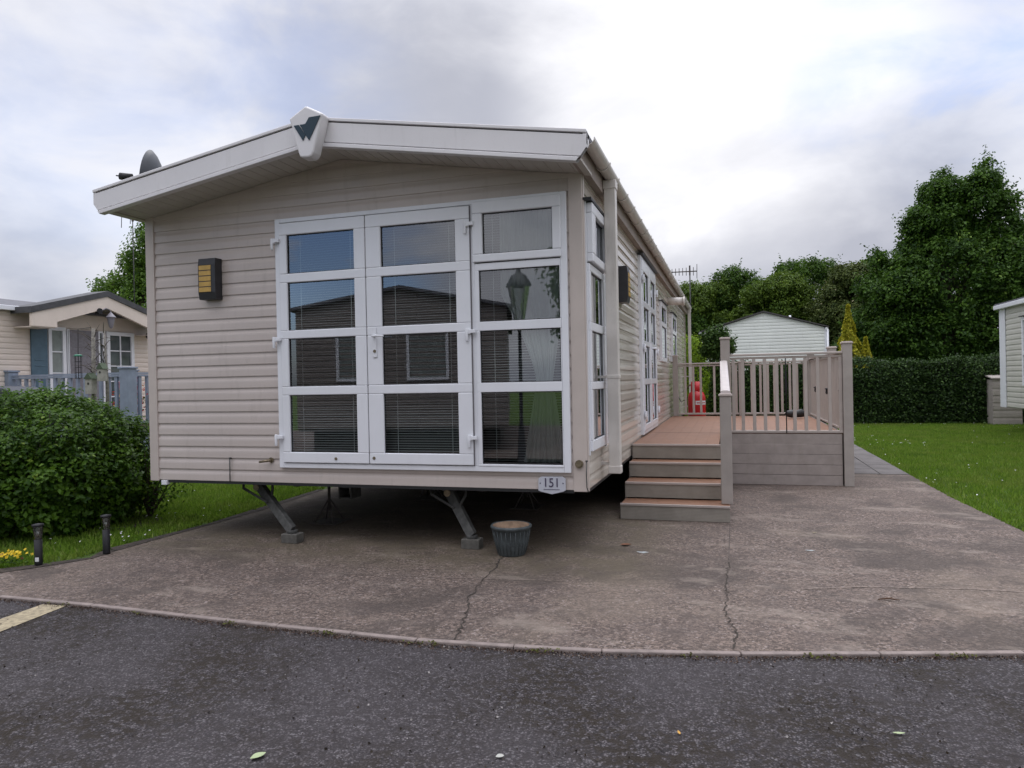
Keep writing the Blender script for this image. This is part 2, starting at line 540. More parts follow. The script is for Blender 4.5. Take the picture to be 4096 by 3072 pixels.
def leaves(name, P, N, L, m, parent=None, wid=.55, fold=.18, jitter=.7, org=None, per=1):
    """one folded leaf (two triangles) per point"""
    n = len(P)
    P = np.asarray(P, float); N = np.asarray(N, float)
    L = np.broadcast_to(np.asarray(L, float), (n,)).reshape(n, 1)
    N = N + jitter * rng.normal(size=(n, 3))
    N /= np.linalg.norm(N, axis=1, keepdims=True) + 1e-9
    t = rng.normal(size=(n, 3))
    t -= (t * N).sum(1, keepdims=True) * N
    t /= np.linalg.norm(t, axis=1, keepdims=True) + 1e-9
    b = np.cross(N, t)
    W = L * wid * .5
    v = np.stack([P - t * L * .5, P + b * W + N * L * fold - t * L * .05, P + t * L * .5, P - b * W + N * L * fold - t * L * .05], 1).reshape(-1, 3)
    o_ = Vector(org) if org is not None else (ORG.get(parent.name, Vector((0, 0, 0))) if parent else Vector((0, 0, 0)))
    v = v - np.array(o_)
    me = bpy.data.meshes.new(name)
    me.vertices.add(4 * n)
    me.vertices.foreach_set('co', v.ravel())
    idx = np.arange(n)[:, None] * 4
    fa = np.concatenate([idx + np.array([0, 2, 1]), idx + np.array([0, 3, 2])], 1).reshape(-1)
    me.loops.add(6 * n)
    me.loops.foreach_set('vertex_index', fa.astype(np.int32))
    me.polygons.add(2 * n)
    me.polygons.foreach_set('loop_start', np.arange(0, 6 * n, 3, dtype=np.int32))
    me.update(calc_edges=True)
    a = me.attributes.new('rnd', 'FLOAT', 'POINT')
    rv = rng.random(n)
    if per > 1:   # leaves of one spray share a tone
        rv = .6 * np.repeat(rng.random(n // per + 1), per)[:n] ** 1.2 + .4 * rv
    a.data.foreach_set('value', np.repeat(rv, 4).astype(np.float32))
    me.materials.append(m)
    ob = bpy.data.objects.new(name, me)
    COL.objects.link(ob)
    if parent: ob.parent = parent
    else: ob.location = o_
    ORG[ob.name] = o_
    return ob

def lobes_points(lobes, n_tw, per, spread, zmin=-9, inner=.72):
    """twigs on the skins of a union of ellipsoids, each with a spray of leaves"""
    lobes = np.array(lobes, float)
    C, Rr = lobes[:, :3], lobes[:, 3:6]
    wgt = (Rr[:, 0] * Rr[:, 1] + Rr[:, 1] * Rr[:, 2] + Rr[:, 0] * Rr[:, 2]); wgt /= wgt.sum()
    k = rng.choice(len(lobes), n_tw * 2, p=wgt)
    d = rng.normal(size=(n_tw * 2, 3)); d /= np.linalg.norm(d, axis=1, keepdims=True)
    rad = inner + (1.06 - inner) * rng.random((n_tw * 2, 1)) ** .6
    # lumpy skin
    lump = 1 + .10 * np.sin(d[:, :1] * 7 + k[:, None]) * np.cos(d[:, 2:] * 6 + 2 * k[:, None]) + .06 * np.sin(d[:, 1:2] * 13 + k[:, None])
    p = C[k] + d * Rr[k] * rad * lump
    q = ((p[:, None, :] - C[None]) / (Rr[None] * (inner - .08)))
    inside = ((q ** 2).sum(2) < 1)
    inside[np.arange(len(k)), k] = False
    ok = (~inside.any(1)) & (p[:, 2] > zmin)
    p = p[ok][:n_tw]; d = d[ok][:n_tw]
    nt = len(p)
    off = np.clip(rng.normal(size=(nt, per, 3)), -1.6, 1.6) * spread * (.6 + .8 * rng.random((nt, 1, 1)))
    P = (p[:, None, :] + off).reshape(-1, 3)
    Nn = (np.repeat(d, per, 0) * .6 + np.array([0, 0, .7]) + off.reshape(-1, 3) / (spread + 1e-9) * .3)
    return P, Nn, p

def tree(name, base, lobes, label, m, n_tw, per, leaf, spread, trunk_r=.2, group=None, trunk_h=None, zmin=-9, cat='tree', limbs=9, sprigs=0):
    t = thing(name, base, label, cat, group)
    P, N, tw = lobes_points(lobes, n_tw, per, spread, zmin)
    leaves('crown', P, N, leaf * (.7 + .6 * rng.random(len(P))), m, t, per=per)
    # leafy shoots standing out of the crown
    k = sprigs or n_tw // 22
    cm = np.array(lobes)[:, :3].mean(0)
    pick = tw[rng.choice(len(tw), k)]
    dv_ = pick - cm; dv_ /= np.linalg.norm(dv_, axis=1, keepdims=True) + 1e-9
    dv_[:, 2] = np.abs(dv_[:, 2]) * .6 + .45; dv_ += rng.normal(size=dv_.shape) * .25
    dv_ /= np.linalg.norm(dv_, axis=1, keepdims=True)
    tt = np.linspace(.1, 1, 12)[None, :, None] * leaf * rng.uniform(2.5, 5.5, (k, 1, 1))
    SP = (pick[:, None, :] + dv_[:, None, :] * tt + rng.normal(size=(k, 12, 3)) * leaf * .35).reshape(-1, 3)
    leaves('shoots', SP, np.repeat(dv_, 12, 0) + [0, 0, .5], leaf * (.6 + .5 * rng.random(len(SP))), m, t, per=12)
    mb = MB()
    b = Vector(base)
    top = Vector(np.array(lobes)[:, :3].mean(0)); top.z = max(l[2] for l in lobes) * .9
    mid = b.lerp(top, .5); mid.x += random.uniform(-.15, .15)
    mb.tube([b, b.lerp(mid, .3), mid, b.lerp(top, .75), top], [trunk_r * 1.25, trunk_r, trunk_r * .75, trunk_r * .45, trunk_r * .15], 10)
    for k in range(limbs):
        e = Vector(tw[random.randrange(len(tw))])
        s = b.lerp(top, random.uniform(.25, .8))
        m1 = s.lerp(e, .5); m1.z += .12 * (e - s).length
        mb.tube([s, m1, e], [trunk_r * .35, trunk_r * .2, trunk_r * .06], 6)
    mb.build('trunk', BARK, t)
    return t

def siding(mb, T, u0, u1, z0, z1, pitch, holes=(), depth=.0105):
    """shiplap boards: T(u, z, d) -> point, d outward"""
    prof = []
    nb = int(math.ceil((z1 - z0) / pitch))
    for i in range(nb):
        b = z0 + i * pitch
        for f, d in ((0, 1), (.04, 1.08), (.50, .92), (.62, .75), (.74, .35), (.86, .1), (1, .04)):
            prof.append((b + f * pitch, d * depth))
    prof = [(min(z, z1), d) for z, d in prof]
    cuts = sorted({h[2] for h in holes} | {h[3] for h in holes})
    segs = []
    for (a, da), (b, db) in zip(prof, prof[1:]):
        zs = [a] + [c for c in cuts if a + 1e-6 < c < b - 1e-6] + [b]
        for p, q in zip(zs, zs[1:]):
            fp = 0 if b - a < 1e-9 else (p - a) / (b - a)
            fq = 1 if b - a < 1e-9 else (q - a) / (b - a)
            segs.append((p, da + (db - da) * fp, q, da + (db - da) * fq))
    for p, dp, q, dq in segs:
        zm = (p + q) / 2
        iv = [(u0, u1)]
        for h in holes:
            if h[2] < zm < h[3]:
                nv = []
                for a, b in iv:
                    if h[0] > a: nv.append((a, min(b, h[0])))
                    if h[1] < b: nv.append((max(a, h[1]), b))
                iv = [x for x in nv if x[1] - x[0] > 1e-4]
        for a, b in iv:
            mb.face([T(a, p, dp), T(b, p, dp), T(b, q, dq), T(a, q, dq)])

def frame_with_panes(mb, T, u0, u1, z0, z1, panes, d0, d1):
    """stiles and rails round a column of panes, (u0,u1,z0,z1) each, top to bottom any order"""
    panes = sorted(panes, key=lambda p: p[2])
    z = z0
    B = lambda a, b, c, d: mb.box(a, b, d0, d1, c, d, T=lambda x, y, zz: T(x, zz, y))
    for p in panes:
        if p[2] - z > 1e-4: B(u0, u1, z, p[2])
        B(u0, p[0], p[2], p[3]); B(p[1], u1, p[2], p[3])
        z = p[3]
    B(u0, u1, z, z1)

def glazing(T, panes, d, name, m, parent):
    mb = MB()
    for a, b, c, e in panes:
        mb.face([T(a - .01, c - .01, d), T(b + .01, c - .01, d), T(b + .01, e + .01, d), T(a - .01, e + .01, d)])
    return mb.build(name, m, parent)
def gasket(T, panes, d, parent, w_=.007):
    mb = MB()
    for a, b, c, e in panes:
        for x0, x1, y0, y1 in ((a, b, c, c + w_), (a, b, e - w_, e), (a, a + w_, c + w_, e - w_), (b - w_, b, c + w_, e - w_)):
            mb.box(x0, x1, d, d + .006, y0, y1, T=lambda x, y, zz: T(x, zz, y))
    return mb.build('gasket', RUBBER, parent)

# ================================================================== SETTING
def poly_sheet(name, pts, z, m, label=None, thick=None):
    mb = MB()
    if thick: mb.prism(pts, z - thick, z, lambda u, v, d: (u, v, d))
    else: mb.face([(x, y, z) for x, y in pts])
    return struct(mb.build(name, m), label)

poly_sheet('ground', [(-300, -300), (300, -300), (300, 500), (-300, 500)], 0.0, GRASSG, 'green lawn ground all round the pitch')
KERB = [(-40, -4.4), (-9, -2.3), (-6, -2.07), (-3.915, -2.027), (-3.059, -2.03), (-2.256, -2.064), (-1.54, -2.087), (-1.023, -2.093), (-.596, -2.104), (-.022, -2.065), (.464, -2.014), (1.188, -1.874), (1.891, -1.699), (2.613, -1.507), (3.5, -1.22), (5., -.6), (9, 1.4), (20, 8)]
poly_sheet('road', KERB + [(40, 20), (40, -6.6), (20, -6.9), (-40, -8.)], .004, ASPHALT, 'dark grey asphalt road in the foreground')
LEFT = [(-4.364, 2.965), (-4.223, 1.379), (-4.241, .514), (-4.265, -.189), (-4.272, -.681), (-4.237, -.963), (-4.38, -1.219), (-4.586, -1.514), (-5.1, -1.78), (-6, -2.0)]
RIGHT = [(5., -.6), (4.1, .3), (3.75, 1.2), (3.695, 2.518), (3.638, 3.725), (3.636, 5.748)]
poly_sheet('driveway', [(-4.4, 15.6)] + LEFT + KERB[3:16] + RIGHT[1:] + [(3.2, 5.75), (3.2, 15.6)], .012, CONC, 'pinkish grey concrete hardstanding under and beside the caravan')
# kerb edging strip, individual lengths show as joints
mb = MB()
kp = KERB[1:17]
for i in range(len(kp) - 1):
    a, b = Vector(kp[i]), Vector(kp[i + 1])
    n_ = Vector((-(b - a).y, (b - a).x)).normalized() * .021
    e = (b - a).normalized() * .003
    q = [a - n_ + e, b - n_ - e, b + n_ - e, a + n_ + e]
    mb.prism([(p.x, p.y) for p in q], -.02, .022, lambda u, v, d: (u, v, d))
struct(mb.build('kerb', mat('kerb_concrete', (.22, .18, .165), .85, .2, 12, .5, 80, dirt=.25), bevel=.006), 'thin flush concrete kerb edging between driveway and road')
# soil border along the left lawn
mb = MB()
for i in range(len(LEFT) - 1):
    a, b = LEFT[i], LEFT[i + 1]
    wa, wb = .09 + .05 * math.sin(i * 2.1), .09 + .05 * math.sin((i + 1) * 2.1)
    mb.face([(a[0] + .02, a[1], .016), (b[0] + .02, b[1] - .01, .016), (b[0] - wb, b[1] + wb * .6, .016), (a[0] - wa, a[1] + wa * .3, .016)])
struct(mb.build('soil_border', SOIL), 'dark soil strip between the lawn and the driveway')
# slab path at the right of the deck
mb = MB()
y = 5.77
while y < 17:
    for x0, x1 in ((2.86, 3.245), (3.25, 3.635)):
        mb.box(x0 + .004, x1 - .004, y + .004, y + .596, -.02, .020 + random.uniform(-.003, .003))
    y += .6
struct(mb.build('path', SLABM, bevel=.004), 'grey paving slab path between the deck and the lawn')
# worn yellow line on the road
poly_sheet('road_marking', [(-3.45, -2.075), (-3.25, -2.065), (-3.19, -2.62), (-3.05, -4.2), (-3.26, -4.25), (-3.41, -2.9)], .0085, YELLOW, 'worn yellow painted line at the left of the road')
# cracks
def crack(pts, wd):
    mb = MB(); L_ = []; Rr = []
    P = []
    for (x0, y0), (x1, y1) in zip(pts, pts[1:]):
        for k in range(9):
            f = k / 9
            P.append((x0 + (x1 - x0) * f + random.gauss(0, .008), y0 + (y1 - y0) * f))
    P.append(pts[-1])
    for i, (x, y) in enumerate(P):
        w_ = wd * random.uniform(.3, 1.2)
        L_.append((x - w_, y, .0165)); Rr.append((x + w_, y, .0165))
    for i in range(len(P) - 1):
        mb.face([L_[i], Rr[i], Rr[i + 1], L_[i + 1]])
    return mb
CR = mat('crack_dirt', (.035, .028, .022), .95)
for pts, lab, wd in (([(-.70, -.10), (-.695, -.239), (-.655, -.483), (-.625, -.9), (-.571, -1.319), (-.508, -1.505), (-.44, -1.75), (-.388, -2.04)], 'long crack from the plant pot to the road', .007),
                     ([(1.135, .10), (1.116, -.223), (1.099, -.657), (1.119, -.921), (1.103, -1.214), (1.128, -1.34), (1.167, -1.52), (1.15, -1.82)], 'thin crack in front of the steps', .0045)):
    struct(crack(pts, wd).build('crack', CR), lab)

def seam(pts, wd, m, lab):
    mb = MB()
    for (x0, y0), (x1, y1) in zip(pts, pts[1:]):
        mb.face([(x0, y0 - wd, .0145), (x1, y1 - wd, .0145), (x1, y1 + wd, .0145), (x0, y0 + wd, .0145)])
    struct(mb.build('slab_seam', m), lab)
SEAM = mat('cement_seam', (.165, .13, .11), .9, .5, 30)
SEAMD = mat('dirty_seam', (.075, .06, .052), .95, .5, 20)
seam([(-2.71, -1.04), (-1.55, -.885), (-.9, -.835), (-.05, -.73)], .006, SEAM, 'faint pale cement seam left of the crack')
seam([(1.6, -.566), (2.0, -.41), (2.74, -.30), (3.6, -.33)], .010, SEAM, 'faint pale cement seam at the right of the slab')
mb = MB(); mb.face([(1.118, .15, .0145), (1.127, .15, .0145), (1.137, 1.69, .0145), (1.128, 1.69, .0145)]); struct(mb.build('slab_seam', SEAMD), 'dark slab joint running to the bottom step')

# lawns of blades
def inside(px, py, poly):
    c = np.zeros(len(px), bool)
    for (x0, y0), (x1, y1) in zip(poly, poly[1:] + poly[:1]):
        t = ((y0 > py) != (y1 > py)) & (px < (x1 - x0) * (py - y0) / (y1 - y0 + 1e-12) + x0)
        c ^= t
    return c
def blades(name, poly, n, h, m, label):
    xs = [p[0] for p in poly]; ys = [p[1] for p in poly]
    px = rng.uniform(min(xs), max(xs), n * 3); py = rng.uniform(min(ys), max(ys), n * 3)
    k = inside(px, py, poly); px = px[k][:n]; py = py[k][:n]; n = len(px)
    a = rng.random(n) * 2 * math.pi; hh = h * (.5 + rng.random(n)); w_ = .006 + .006 * rng.random(n)
    lean = rng.normal(size=(n, 2)) * .35
    v = np.zeros((n, 3, 3))
    v[:, 0] = np.stack([px - np.cos(a) * w_, py - np.sin(a) * w_, np.zeros(n)], 1)
    v[:, 1] = np.stack([px + np.cos(a) * w_, py + np.sin(a) * w_, np.zeros(n)], 1)
    v[:, 2] = np.stack([px + lean[:, 0] * hh, py + lean[:, 1] * hh, hh], 1)
    me = bpy.data.meshes.new(name)
    me.vertices.add(3 * n); me.vertices.foreach_set('co', v.ravel())
    me.loops.add(3 * n); me.loops.foreach_set('vertex_index', np.arange(3 * n, dtype=np.int32))
    me.polygons.add(n); me.polygons.foreach_set('loop_start', np.arange(0, 3 * n, 3, dtype=np.int32))
    me.update(calc_edges=True)
    at = me.attributes.new('rnd', 'FLOAT', 'POINT')
    at.data.foreach_set('value', np.repeat(rng.random(n), 3).astype(np.float32))
    me.materials.append(m)
    ob = bpy.data.objects.new(name, me); COL.objects.link(ob)
    ob['kind'] = 'stuff'; ob['label'] = label
    return ob
LAWN_L = [(-4.47, 3.2), (-4.33, 1.379), (-4.36, .514), (-4.39, -.189), (-4.42, -.60), (-4.40, -.90), (-4.52, -1.13), (-4.72, -1.40), (-5.2, -1.66), (-6.5, -1.9), (-9, 0), (-9, 4.5)]
LAWN_R = [(3.63, 17.3), (3.625, 3.7), (3.685, 2.5), (3.75, 1.2), (4.3, .3), (5.5, 2), (8.6, 10), (9.5, 17.3)]
blades('grass', LAWN_L, 60000, .045, G_LAWN, 'short green lawn beside the left bush')
blades('grass', [(-4.45, 15), (-4.47, 3.2), (-9, 4.5), (-11, 15)], 30000, .05, G_LAWN, 'short green lawn beyond the caravan on the left')
blades('grass', [p for p in LAWN_R], 110000, .045, G_LAWN, 'short green lawn right of the driveway and path')
def daisies(poly, n, label, s=.022):
    xs = [p[0] for p in poly]; ys = [p[1] for p in poly]
    px = rng.uniform(min(xs), max(xs), n * 3); py = rng.uniform(min(ys), max(ys), n * 3)
    k = inside(px, py, poly); px = px[k][:n]; py = py[k][:n]
    # daisies come in drifts
    keep = (np.sin(px * 1.7 + 1) + np.cos(py * 1.1) + rng.normal(size=len(px)) * .7) > .2
    px, py = px[keep], py[keep]
    P = np.stack([px, py, np.full(len(px), .05)], 1)
    o = leaves('daisies', P, np.tile([0, -.3, 1.], (len(P), 1)), s, L_DAISY, None, wid=1., fold=.02, jitter=.25)
    o['kind'] = 'stuff'; o['label'] = label
daisies(LAWN_R, 260, 'white daisies scattered in the right lawn')
daisies([(-4.45, 3.2), (-4.4, -.6), (-5.4, -.9), (-7, 3)], 260, 'white daisies in the lawn beside the caravan')

# ================================================================== MAIN CARAVAN
W, ZB, ZT, LEN = 4.464, .574, 3.20, 14.0
PITCH = .165
RX = -W / 2
def TF(x, z, d): return (x, -d, z)            # front wall
def TR(y, z, d): return (d, y, z)             # right side wall
def TL(y, z, d): return (-W - d, y, z)
def TB(x, z, d): return (x, LEN + d, z)
cv_ = thing('static_caravan', (RX, LEN / 2, 0), 'long beige static caravan with white patio doors and number 151', 'static caravan')
apex = ZT + PITCH * W / 2
capR = ((0, 0, ZT + .002), (PITCH, 0, 1)); capL = ((-W, 0, ZT + .002), (-PITCH, 0, 1))
BP = .1135
FH = (-2.90, -.15, .75, 3.04)
mb = MB()
siding(mb, TF, -W + .085, -.10, ZB, apex + .05, BP, [FH])
mb.build('front_wall', SIDING, cv_, cuts=[capR, capL])
SH = [(.12, .83, .92, 2.96), (3.82, 5.62, .78, 3.08), (6.70, 7.62, 1.82, 2.78), (9.2, 10.2, 1.85, 2.78)]
mb = MB()
siding(mb, TR, .0, LEN - .01, ZB, ZT + .06, BP, SH)
mb.build('side_wall', SIDING_SIDE, cv_)
mb = MB(); siding(mb, TL, .0, LEN - .01, ZB, ZT + .06, BP)
mb.build('side_wall', SIDING, cv_)
mb = MB(); siding(mb, TB, -W, 0, ZB, apex + .05, BP)
mb.build('rear_wall', SIDING, cv_, cuts=[capR, capL])
# corner trims
mb = MB()
mb.box(-.105, .012, -.022, .0, ZB - .012, ZT + .02); mb.box(-.002, .02, .0, .045, ZB - .012, ZT + .03)
mb.build('corner_trim', TRIM, cv_, bevel=.004)
mb = MB(); mb.box(-W - .012, -W + .09, -.022, .0, ZB - .012, ZT + .02); mb.box(-W - .02, -W + .002, .0, .05, ZB - .012, ZT + .02)
mb.build('corner_trim', TRIM, cv_, bevel=.004)
mb = MB(); mb.box(-.06, .022, LEN - .01, LEN + .02, ZB - .01, ZT)
mb.build('corner_trim', TRIM, cv_, bevel=.004)
# dark bottom lip
mb = MB(); mb.box(-W + .09, -.105, -.008, .03, ZB - .028, ZB - .001); mb.box(-.03, .008, .05, LEN, ZB - .028, ZB - .001)
mb.build('bottom_trim', RUBBER, cv_)
# roof, soffit, fascia
OY = -.5; OX = .15
def ridge(z0):   # polygon following the pitch in x-z
    return None
xl, xr = -W - OX, OX
def zr(x, base): return base - PITCH * abs(x - RX)
tp = ZT + PITCH * (W / 2) + .21
mb = MB()
poly = [(xl, zr(xl, tp) + 0), (RX, tp), (xr, zr(xr, tp)), (xr, zr(xr, tp) - .04), (RX, tp - .04), (xl, zr(xl, tp) - .04)]
mb.prism(poly, OY + .05, LEN + .2, lambda u, v, d: (u, d, v))
mb.build('roof', SLATE, cv_)
sb = ZT + PITCH * (W / 2) + .005
mb = MB()
xa, xb = -W - OX + .06, OX - .06
poly = [(xa, zr(xa, sb)), (RX, sb), (xb, zr(xb, sb)), (xb, zr(xb, sb) + .02), (RX, sb + .02), (xa, zr(xa, sb) + .02)]
mb.prism(poly, OY + .03, .03, lambda u, v, d: (u, d, v))
for s_ in (-1, 1):
    for k in range(1, 22):   # thin board joints of the soffit
        x = RX + s_ * k * .105
        if xa + .02 < x < xb - .02:
            mb.box(x - .003, x + .003, OY + .06, -.005, zr(x, sb) - .005, zr(x, sb) + .001)
mb.build('soffit', SOFFIT, cv_)
# front fascia: top flange, main face, rounded lower lip, cut corners
fb = zr(xl, tp) - .255     # lower edge height at the ends
def fpoly(zo0, zo1):
    """band between two offsets below the roof line"""
    return [(xl, zr(xl, tp) - zo0), (RX, tp - zo0), (xr, zr(xr, tp) - zo0), (xr, zr(xr, tp) - zo1), (RX, tp - zo1), (xl, zr(xl, tp) - zo1)]
corner = [((xl + .015, 0, zr(xl, tp) - .14), Vector((-.78, 0, -.62))), ((xr - .015, 0, zr(xr, tp) - .14), Vector((.78, 0, -.62)))]
TY = lambda u, v, d: (u, d, v)
mb = MB(); mb.prism(fpoly(-.012, .016), OY - .012, OY + .06, TY); mb.prism(fpoly(.027, .195), OY - .004, OY + .05, TY); mb.prism(fpoly(.203, .238), OY - .016, OY + .05, TY)
mb.build('fascia', FASCIA, cv_, bevel=.005, cuts=corner)
mb = MB(); mb.prism(fpoly(.014, .029), OY + .006, OY + .04, TY); mb.prism(fpoly(.193, .205), OY + .004, OY + .04, TY)
mb.build('fascia_groove', GROOVE, cv_, cuts=corner)
for s_, xe in ((1, xr), (-1, xl)):   # side return of the fascia at the two ends
    mb = MB(); mb.box(min(xe, xe - s_ * .03), max(xe, xe - s_ * .03), OY - .001, OY + .11, zr(xe, tp) - .10, zr(xe, tp) + .004)
    mb.build('fascia_end', FASCIA, cv_, bevel=.004)
# box soffits / fascia boards along the long sides
for s_, xe in ((1, 0), (-1, -W)):
    mb = MB()
    x0, x1 = sorted((xe + s_ * .002, xe + s_ * .075))
    mb.box(x0, x1, OY + .05, LEN + .15, ZT + .0, ZT + .175)
    mb.build('eaves_board', mat('eaves_board_brown', (.30, .245, .215), .6, .1, 3, dirt=.2), cv_, bevel=.004)
# gutters (half round) with brackets and downpipes
def gutter(mb, x, y0, y1, z, r_=.058, s_=1):
    n = 10
    sec = [(x + r_ * math.cos(math.pi + math.pi * k / n), z + r_ * math.sin(math.pi + math.pi * k / n)) for k in range(n + 1)]
    sec2 = [(x + (r_ - .004) * math.cos(math.pi + math.pi * k / n), z + (r_ - .004) * math.sin(math.pi + math.pi * k / n)) for k in range(n + 1)]
    for a, b in zip(sec, sec[1:]): mb.face([(a[0], y0, a[1]), (a[0], y1, a[1]), (b[0], y1, b[1]), (b[0], y0, b[1])], True)
    for a, b in zip(sec2, sec2[1:]): mb.face([(a[0], y0, a[1]), (b[0], y0, b[1]), (b[0], y1, b[1]), (a[0], y1, a[1])], True)
    poly = sec + sec2[::-1]
    mb.face([(p[0], y0, p[1]) for p in poly]); mb.face([(p[0], y1, p[1]) for p in poly[::-1]])
GZ = ZT + .17
mb = MB(); gutter(mb, .135, OY + .11, LEN + .1, GZ)
gt = mb.build('gutter', GUTTER, cv_)
mb = MB(); gutter(mb, -W - .135, OY + .11, LEN + .1, GZ)
mb.build('gutter', GUTTER, cv_)
for yb in (.327, .847, 1.442, 2.001, 2.651, 3.276, 3.69, 3.92, 4.4, 5.025, 5.617, 6.2, 6.9, 7.6, 8.2, 8.9, 9.5, 10.2, 10.8, 11.5, 12.2, 12.9, 13.5):
    mb = MB()
    r1, r2, n = .060, .069, 8
    sec = [(.135 + r2 * math.cos(math.pi + math.pi * k / n), GZ + r2 * math.sin(math.pi + math.pi * k / n)) for k in range(n + 1)]
    sec += [(.135 + r1 * math.cos(2 * math.pi - math.pi * k / n), GZ + r1 * math.sin(2 * math.pi - math.pi * k / n)) for k in range(n + 1)]
    mb.prism(sec, yb - .016, yb + .016, lambda u, v, d: (u, d, v))
    mb.build('gutter_bracket', GUTTER, cv_)
def downpipe(x, y, zt, zb, sq=.066):
    mb = MB()
    mb.box(x - sq / 2, x + sq / 2, y - sq / 2, y + sq / 2, zb, zt)
    mb.box(x - sq / 2 - .007, x + sq / 2 + .007, y - sq / 2 - .007, y + sq / 2 + .007, zt - .08, zt + .0)
    mb.box(x - sq / 2 - .005, x + sq / 2 + .005, y - sq / 2 - .005, y + sq / 2 + .005, zb, zb + .07)
    mb.box(x - sq / 2 - .005, x + sq / 2 + .005, y - sq / 2 - .005, y + sq / 2 + .005, 1.50, 1.535)
    o = mb.build('downpipe', GUTTER, cv_, bevel=.006)
    for z in (1.518, .72):
        mb = MB(); mb.box(.01, x - sq / 2 - .004, y - .012, y + .012, z - .012, z + .012)
        mb.box(.004, .012, y - .05, y + .05, z - .02, z + .02)
        mb.build('pipe_clip', GUTTER, o)
downpipe(.135, .70, GZ - .055, .63, .105)
downpipe(.135, LEN - .12, GZ - .055, .1, .075)

# ---------------- front glazing unit
outer = MB()
B = lambda a, b, c, d, d0=-.0, d1=.045: outer.box(a, b, d0, d1, c, d, T=lambda x, y, zz: TF(x, zz, y))
B(-2.937, -2.885, .72, 3.07); B(-.178, -.12, .72, 3.07); B(-2.885, -.178, .72, .765); B(-2.885, -.178, 3.03, 3.07); B(-.972, -.935, .765, 3.03)
outer.build('window_frame', UPVC, cv_, bevel=.005)
rowz = [(.87, 1.405), (1.485, 1.935), (2.012, 2.462), (2.545, 2.91)]
def door_leaf(u0, u1, pu0, pu1, hside, with_handle, lab):
    panes = [(pu0, pu1, a, b) for a, b in rowz]
    mb = MB()
    frame_with_panes(mb, TF, u0, u1, .772, 3.022, panes, .02, .062)
    d = mb.build('patio_door', UPVC, cv_, bevel=.007, label=lab)
    gasket(TF, panes, .037, d)
    glazing(TF, panes, .034, 'glass_pane', GLASS, d)
    for z in (.985, 1.905, 2.832):
        mb = MB()
        mb.box(hside - .035, hside + .012, .062, .085, z + .005, z + .05, T=lambda x, y, zz: TF(x, zz, y))
        mb.tube([TF(hside - .022, z - .055, .078), TF(hside - .022, z + .052, .078)], .013, 10)
        mb.box(hside + .0, hside + .055, .064, .088, z + .012, z + .044, T=lambda x, y, zz: TF(x, zz, y))
        mb.build('hinge', UPVC, d, bevel=.004)
    if with_handle:
        mb = MB()
        mb.box(-1.915, -1.877, .062, .074, 1.735, 2.005, T=lambda x, y, zz: TF(x, zz, y))
        mb.tube([TF(-1.896, 1.925, .07), TF(-1.896, 1.925, .118)], .012, 10)
        mb.tube([TF(-1.9, 1.925, .115), TF(-1.84, 1.926, .118), TF(-1.785, 1.922, .112)], [.012, .011, .009], 10)
        h = mb.build('door_handle', UPVC, d, bevel=.004)
        mb = MB(); mb.tube([TF(-1.896, 1.79, .070), TF(-1.896, 1.79, .080)], .014, 12)
        mb.build('keyhole', BRASS, h)
    for x in ((-2.32,) if not with_handle else (-1.93,)):
        mb = MB(); mb.tube([TF(x, .815 if not with_handle else .825, .058), TF(x, .815 if not with_handle else .825, .068)], .014, 12)
        mb.build('lock', BRASS, d)
    return d
door_leaf(-2.882, -1.984, -2.803, -2.096, -2.925, False, 'left white patio door leaf with four panes')
door_leaf(-1.976, -.972, -1.827, -1.107, -.985, True, 'middle white patio door leaf with handle')
mb = MB(); mb.box(-1.984, -1.976, .03, .05, .775, 3.02, T=lambda x, y, zz: TF(x, zz, y)); mb.box(-.9725, -.966, .044, .062, .775, 3.02, T=lambda x, y, zz: TF(x, zz, y))
mb.build('door_gap', GROOVE, cv_)
fx = [(-.898, -.185, .785, 1.405), (-.898, -.185, 1.485, 1.935), (-.898, -.185, 2.012, 2.455)]
mb = MB(); frame_with_panes(mb, TF, -.935, -.178, .765, 2.515, fx, .01, .05)
fwn = mb.build('fixed_window', UPVC, cv_, bevel=.006)
gasket(TF, fx, .031, fwn); glazing(TF, fx, .028, 'glass_pane', GLASS, fwn)
op = [(-.855, -.238, 2.592, 2.943)]
mb = MB(); frame_with_panes(mb, TF, -.945, -.165, 2.525, 3.045, op, .022, .068)
opw = mb.build('opening_window', UPVC, cv_, bevel=.008)
gasket(TF, op, .037, opw); glazing(TF, op, .034, 'glass_pane', GLASS, opw)

# ---------------- side window near the front corner
sp = [(.11, .69, .98, 1.41), (.11, .69, 1.477, 1.91), (.11, .69, 1.985, 2.413)]
sp = [(.13, .70, a, b) for _, _, a, b in sp]
mb = MB(); frame_with_panes(mb, TR, .07, .86, .89, 2.475, sp, .012, .05)
sw = mb.build('side_window', UPVC, cv_, bevel=.006)
gasket(TR, sp, .030, sw); glazing(TR, sp, .027, 'glass_pane', GLASS, sw)
op = [(.23, .74, 2.56, 2.90)]
mb = MB(); frame_with_panes(mb, TR, .075, .86, 2.49, 2.985, op, .022, .08)
opw = mb.build('opening_window', UPVC, cv_, bevel=.008)
gasket(TR, op, .040, opw); glazing(TR, op, .037, 'glass_pane', GLASS, opw)
mb = MB(); mb.box(.01, .085, .0, .93, 2.992, 3.012); mb.build('rain_strip', RUBBER, cv_)
mb = MB(); mb.box(.01, .03, .04, .07, .86, 3.02); mb.box(.01, .03, .862, .885, .86, 3.0); mb.build('window_surround', UPVC, cv_)

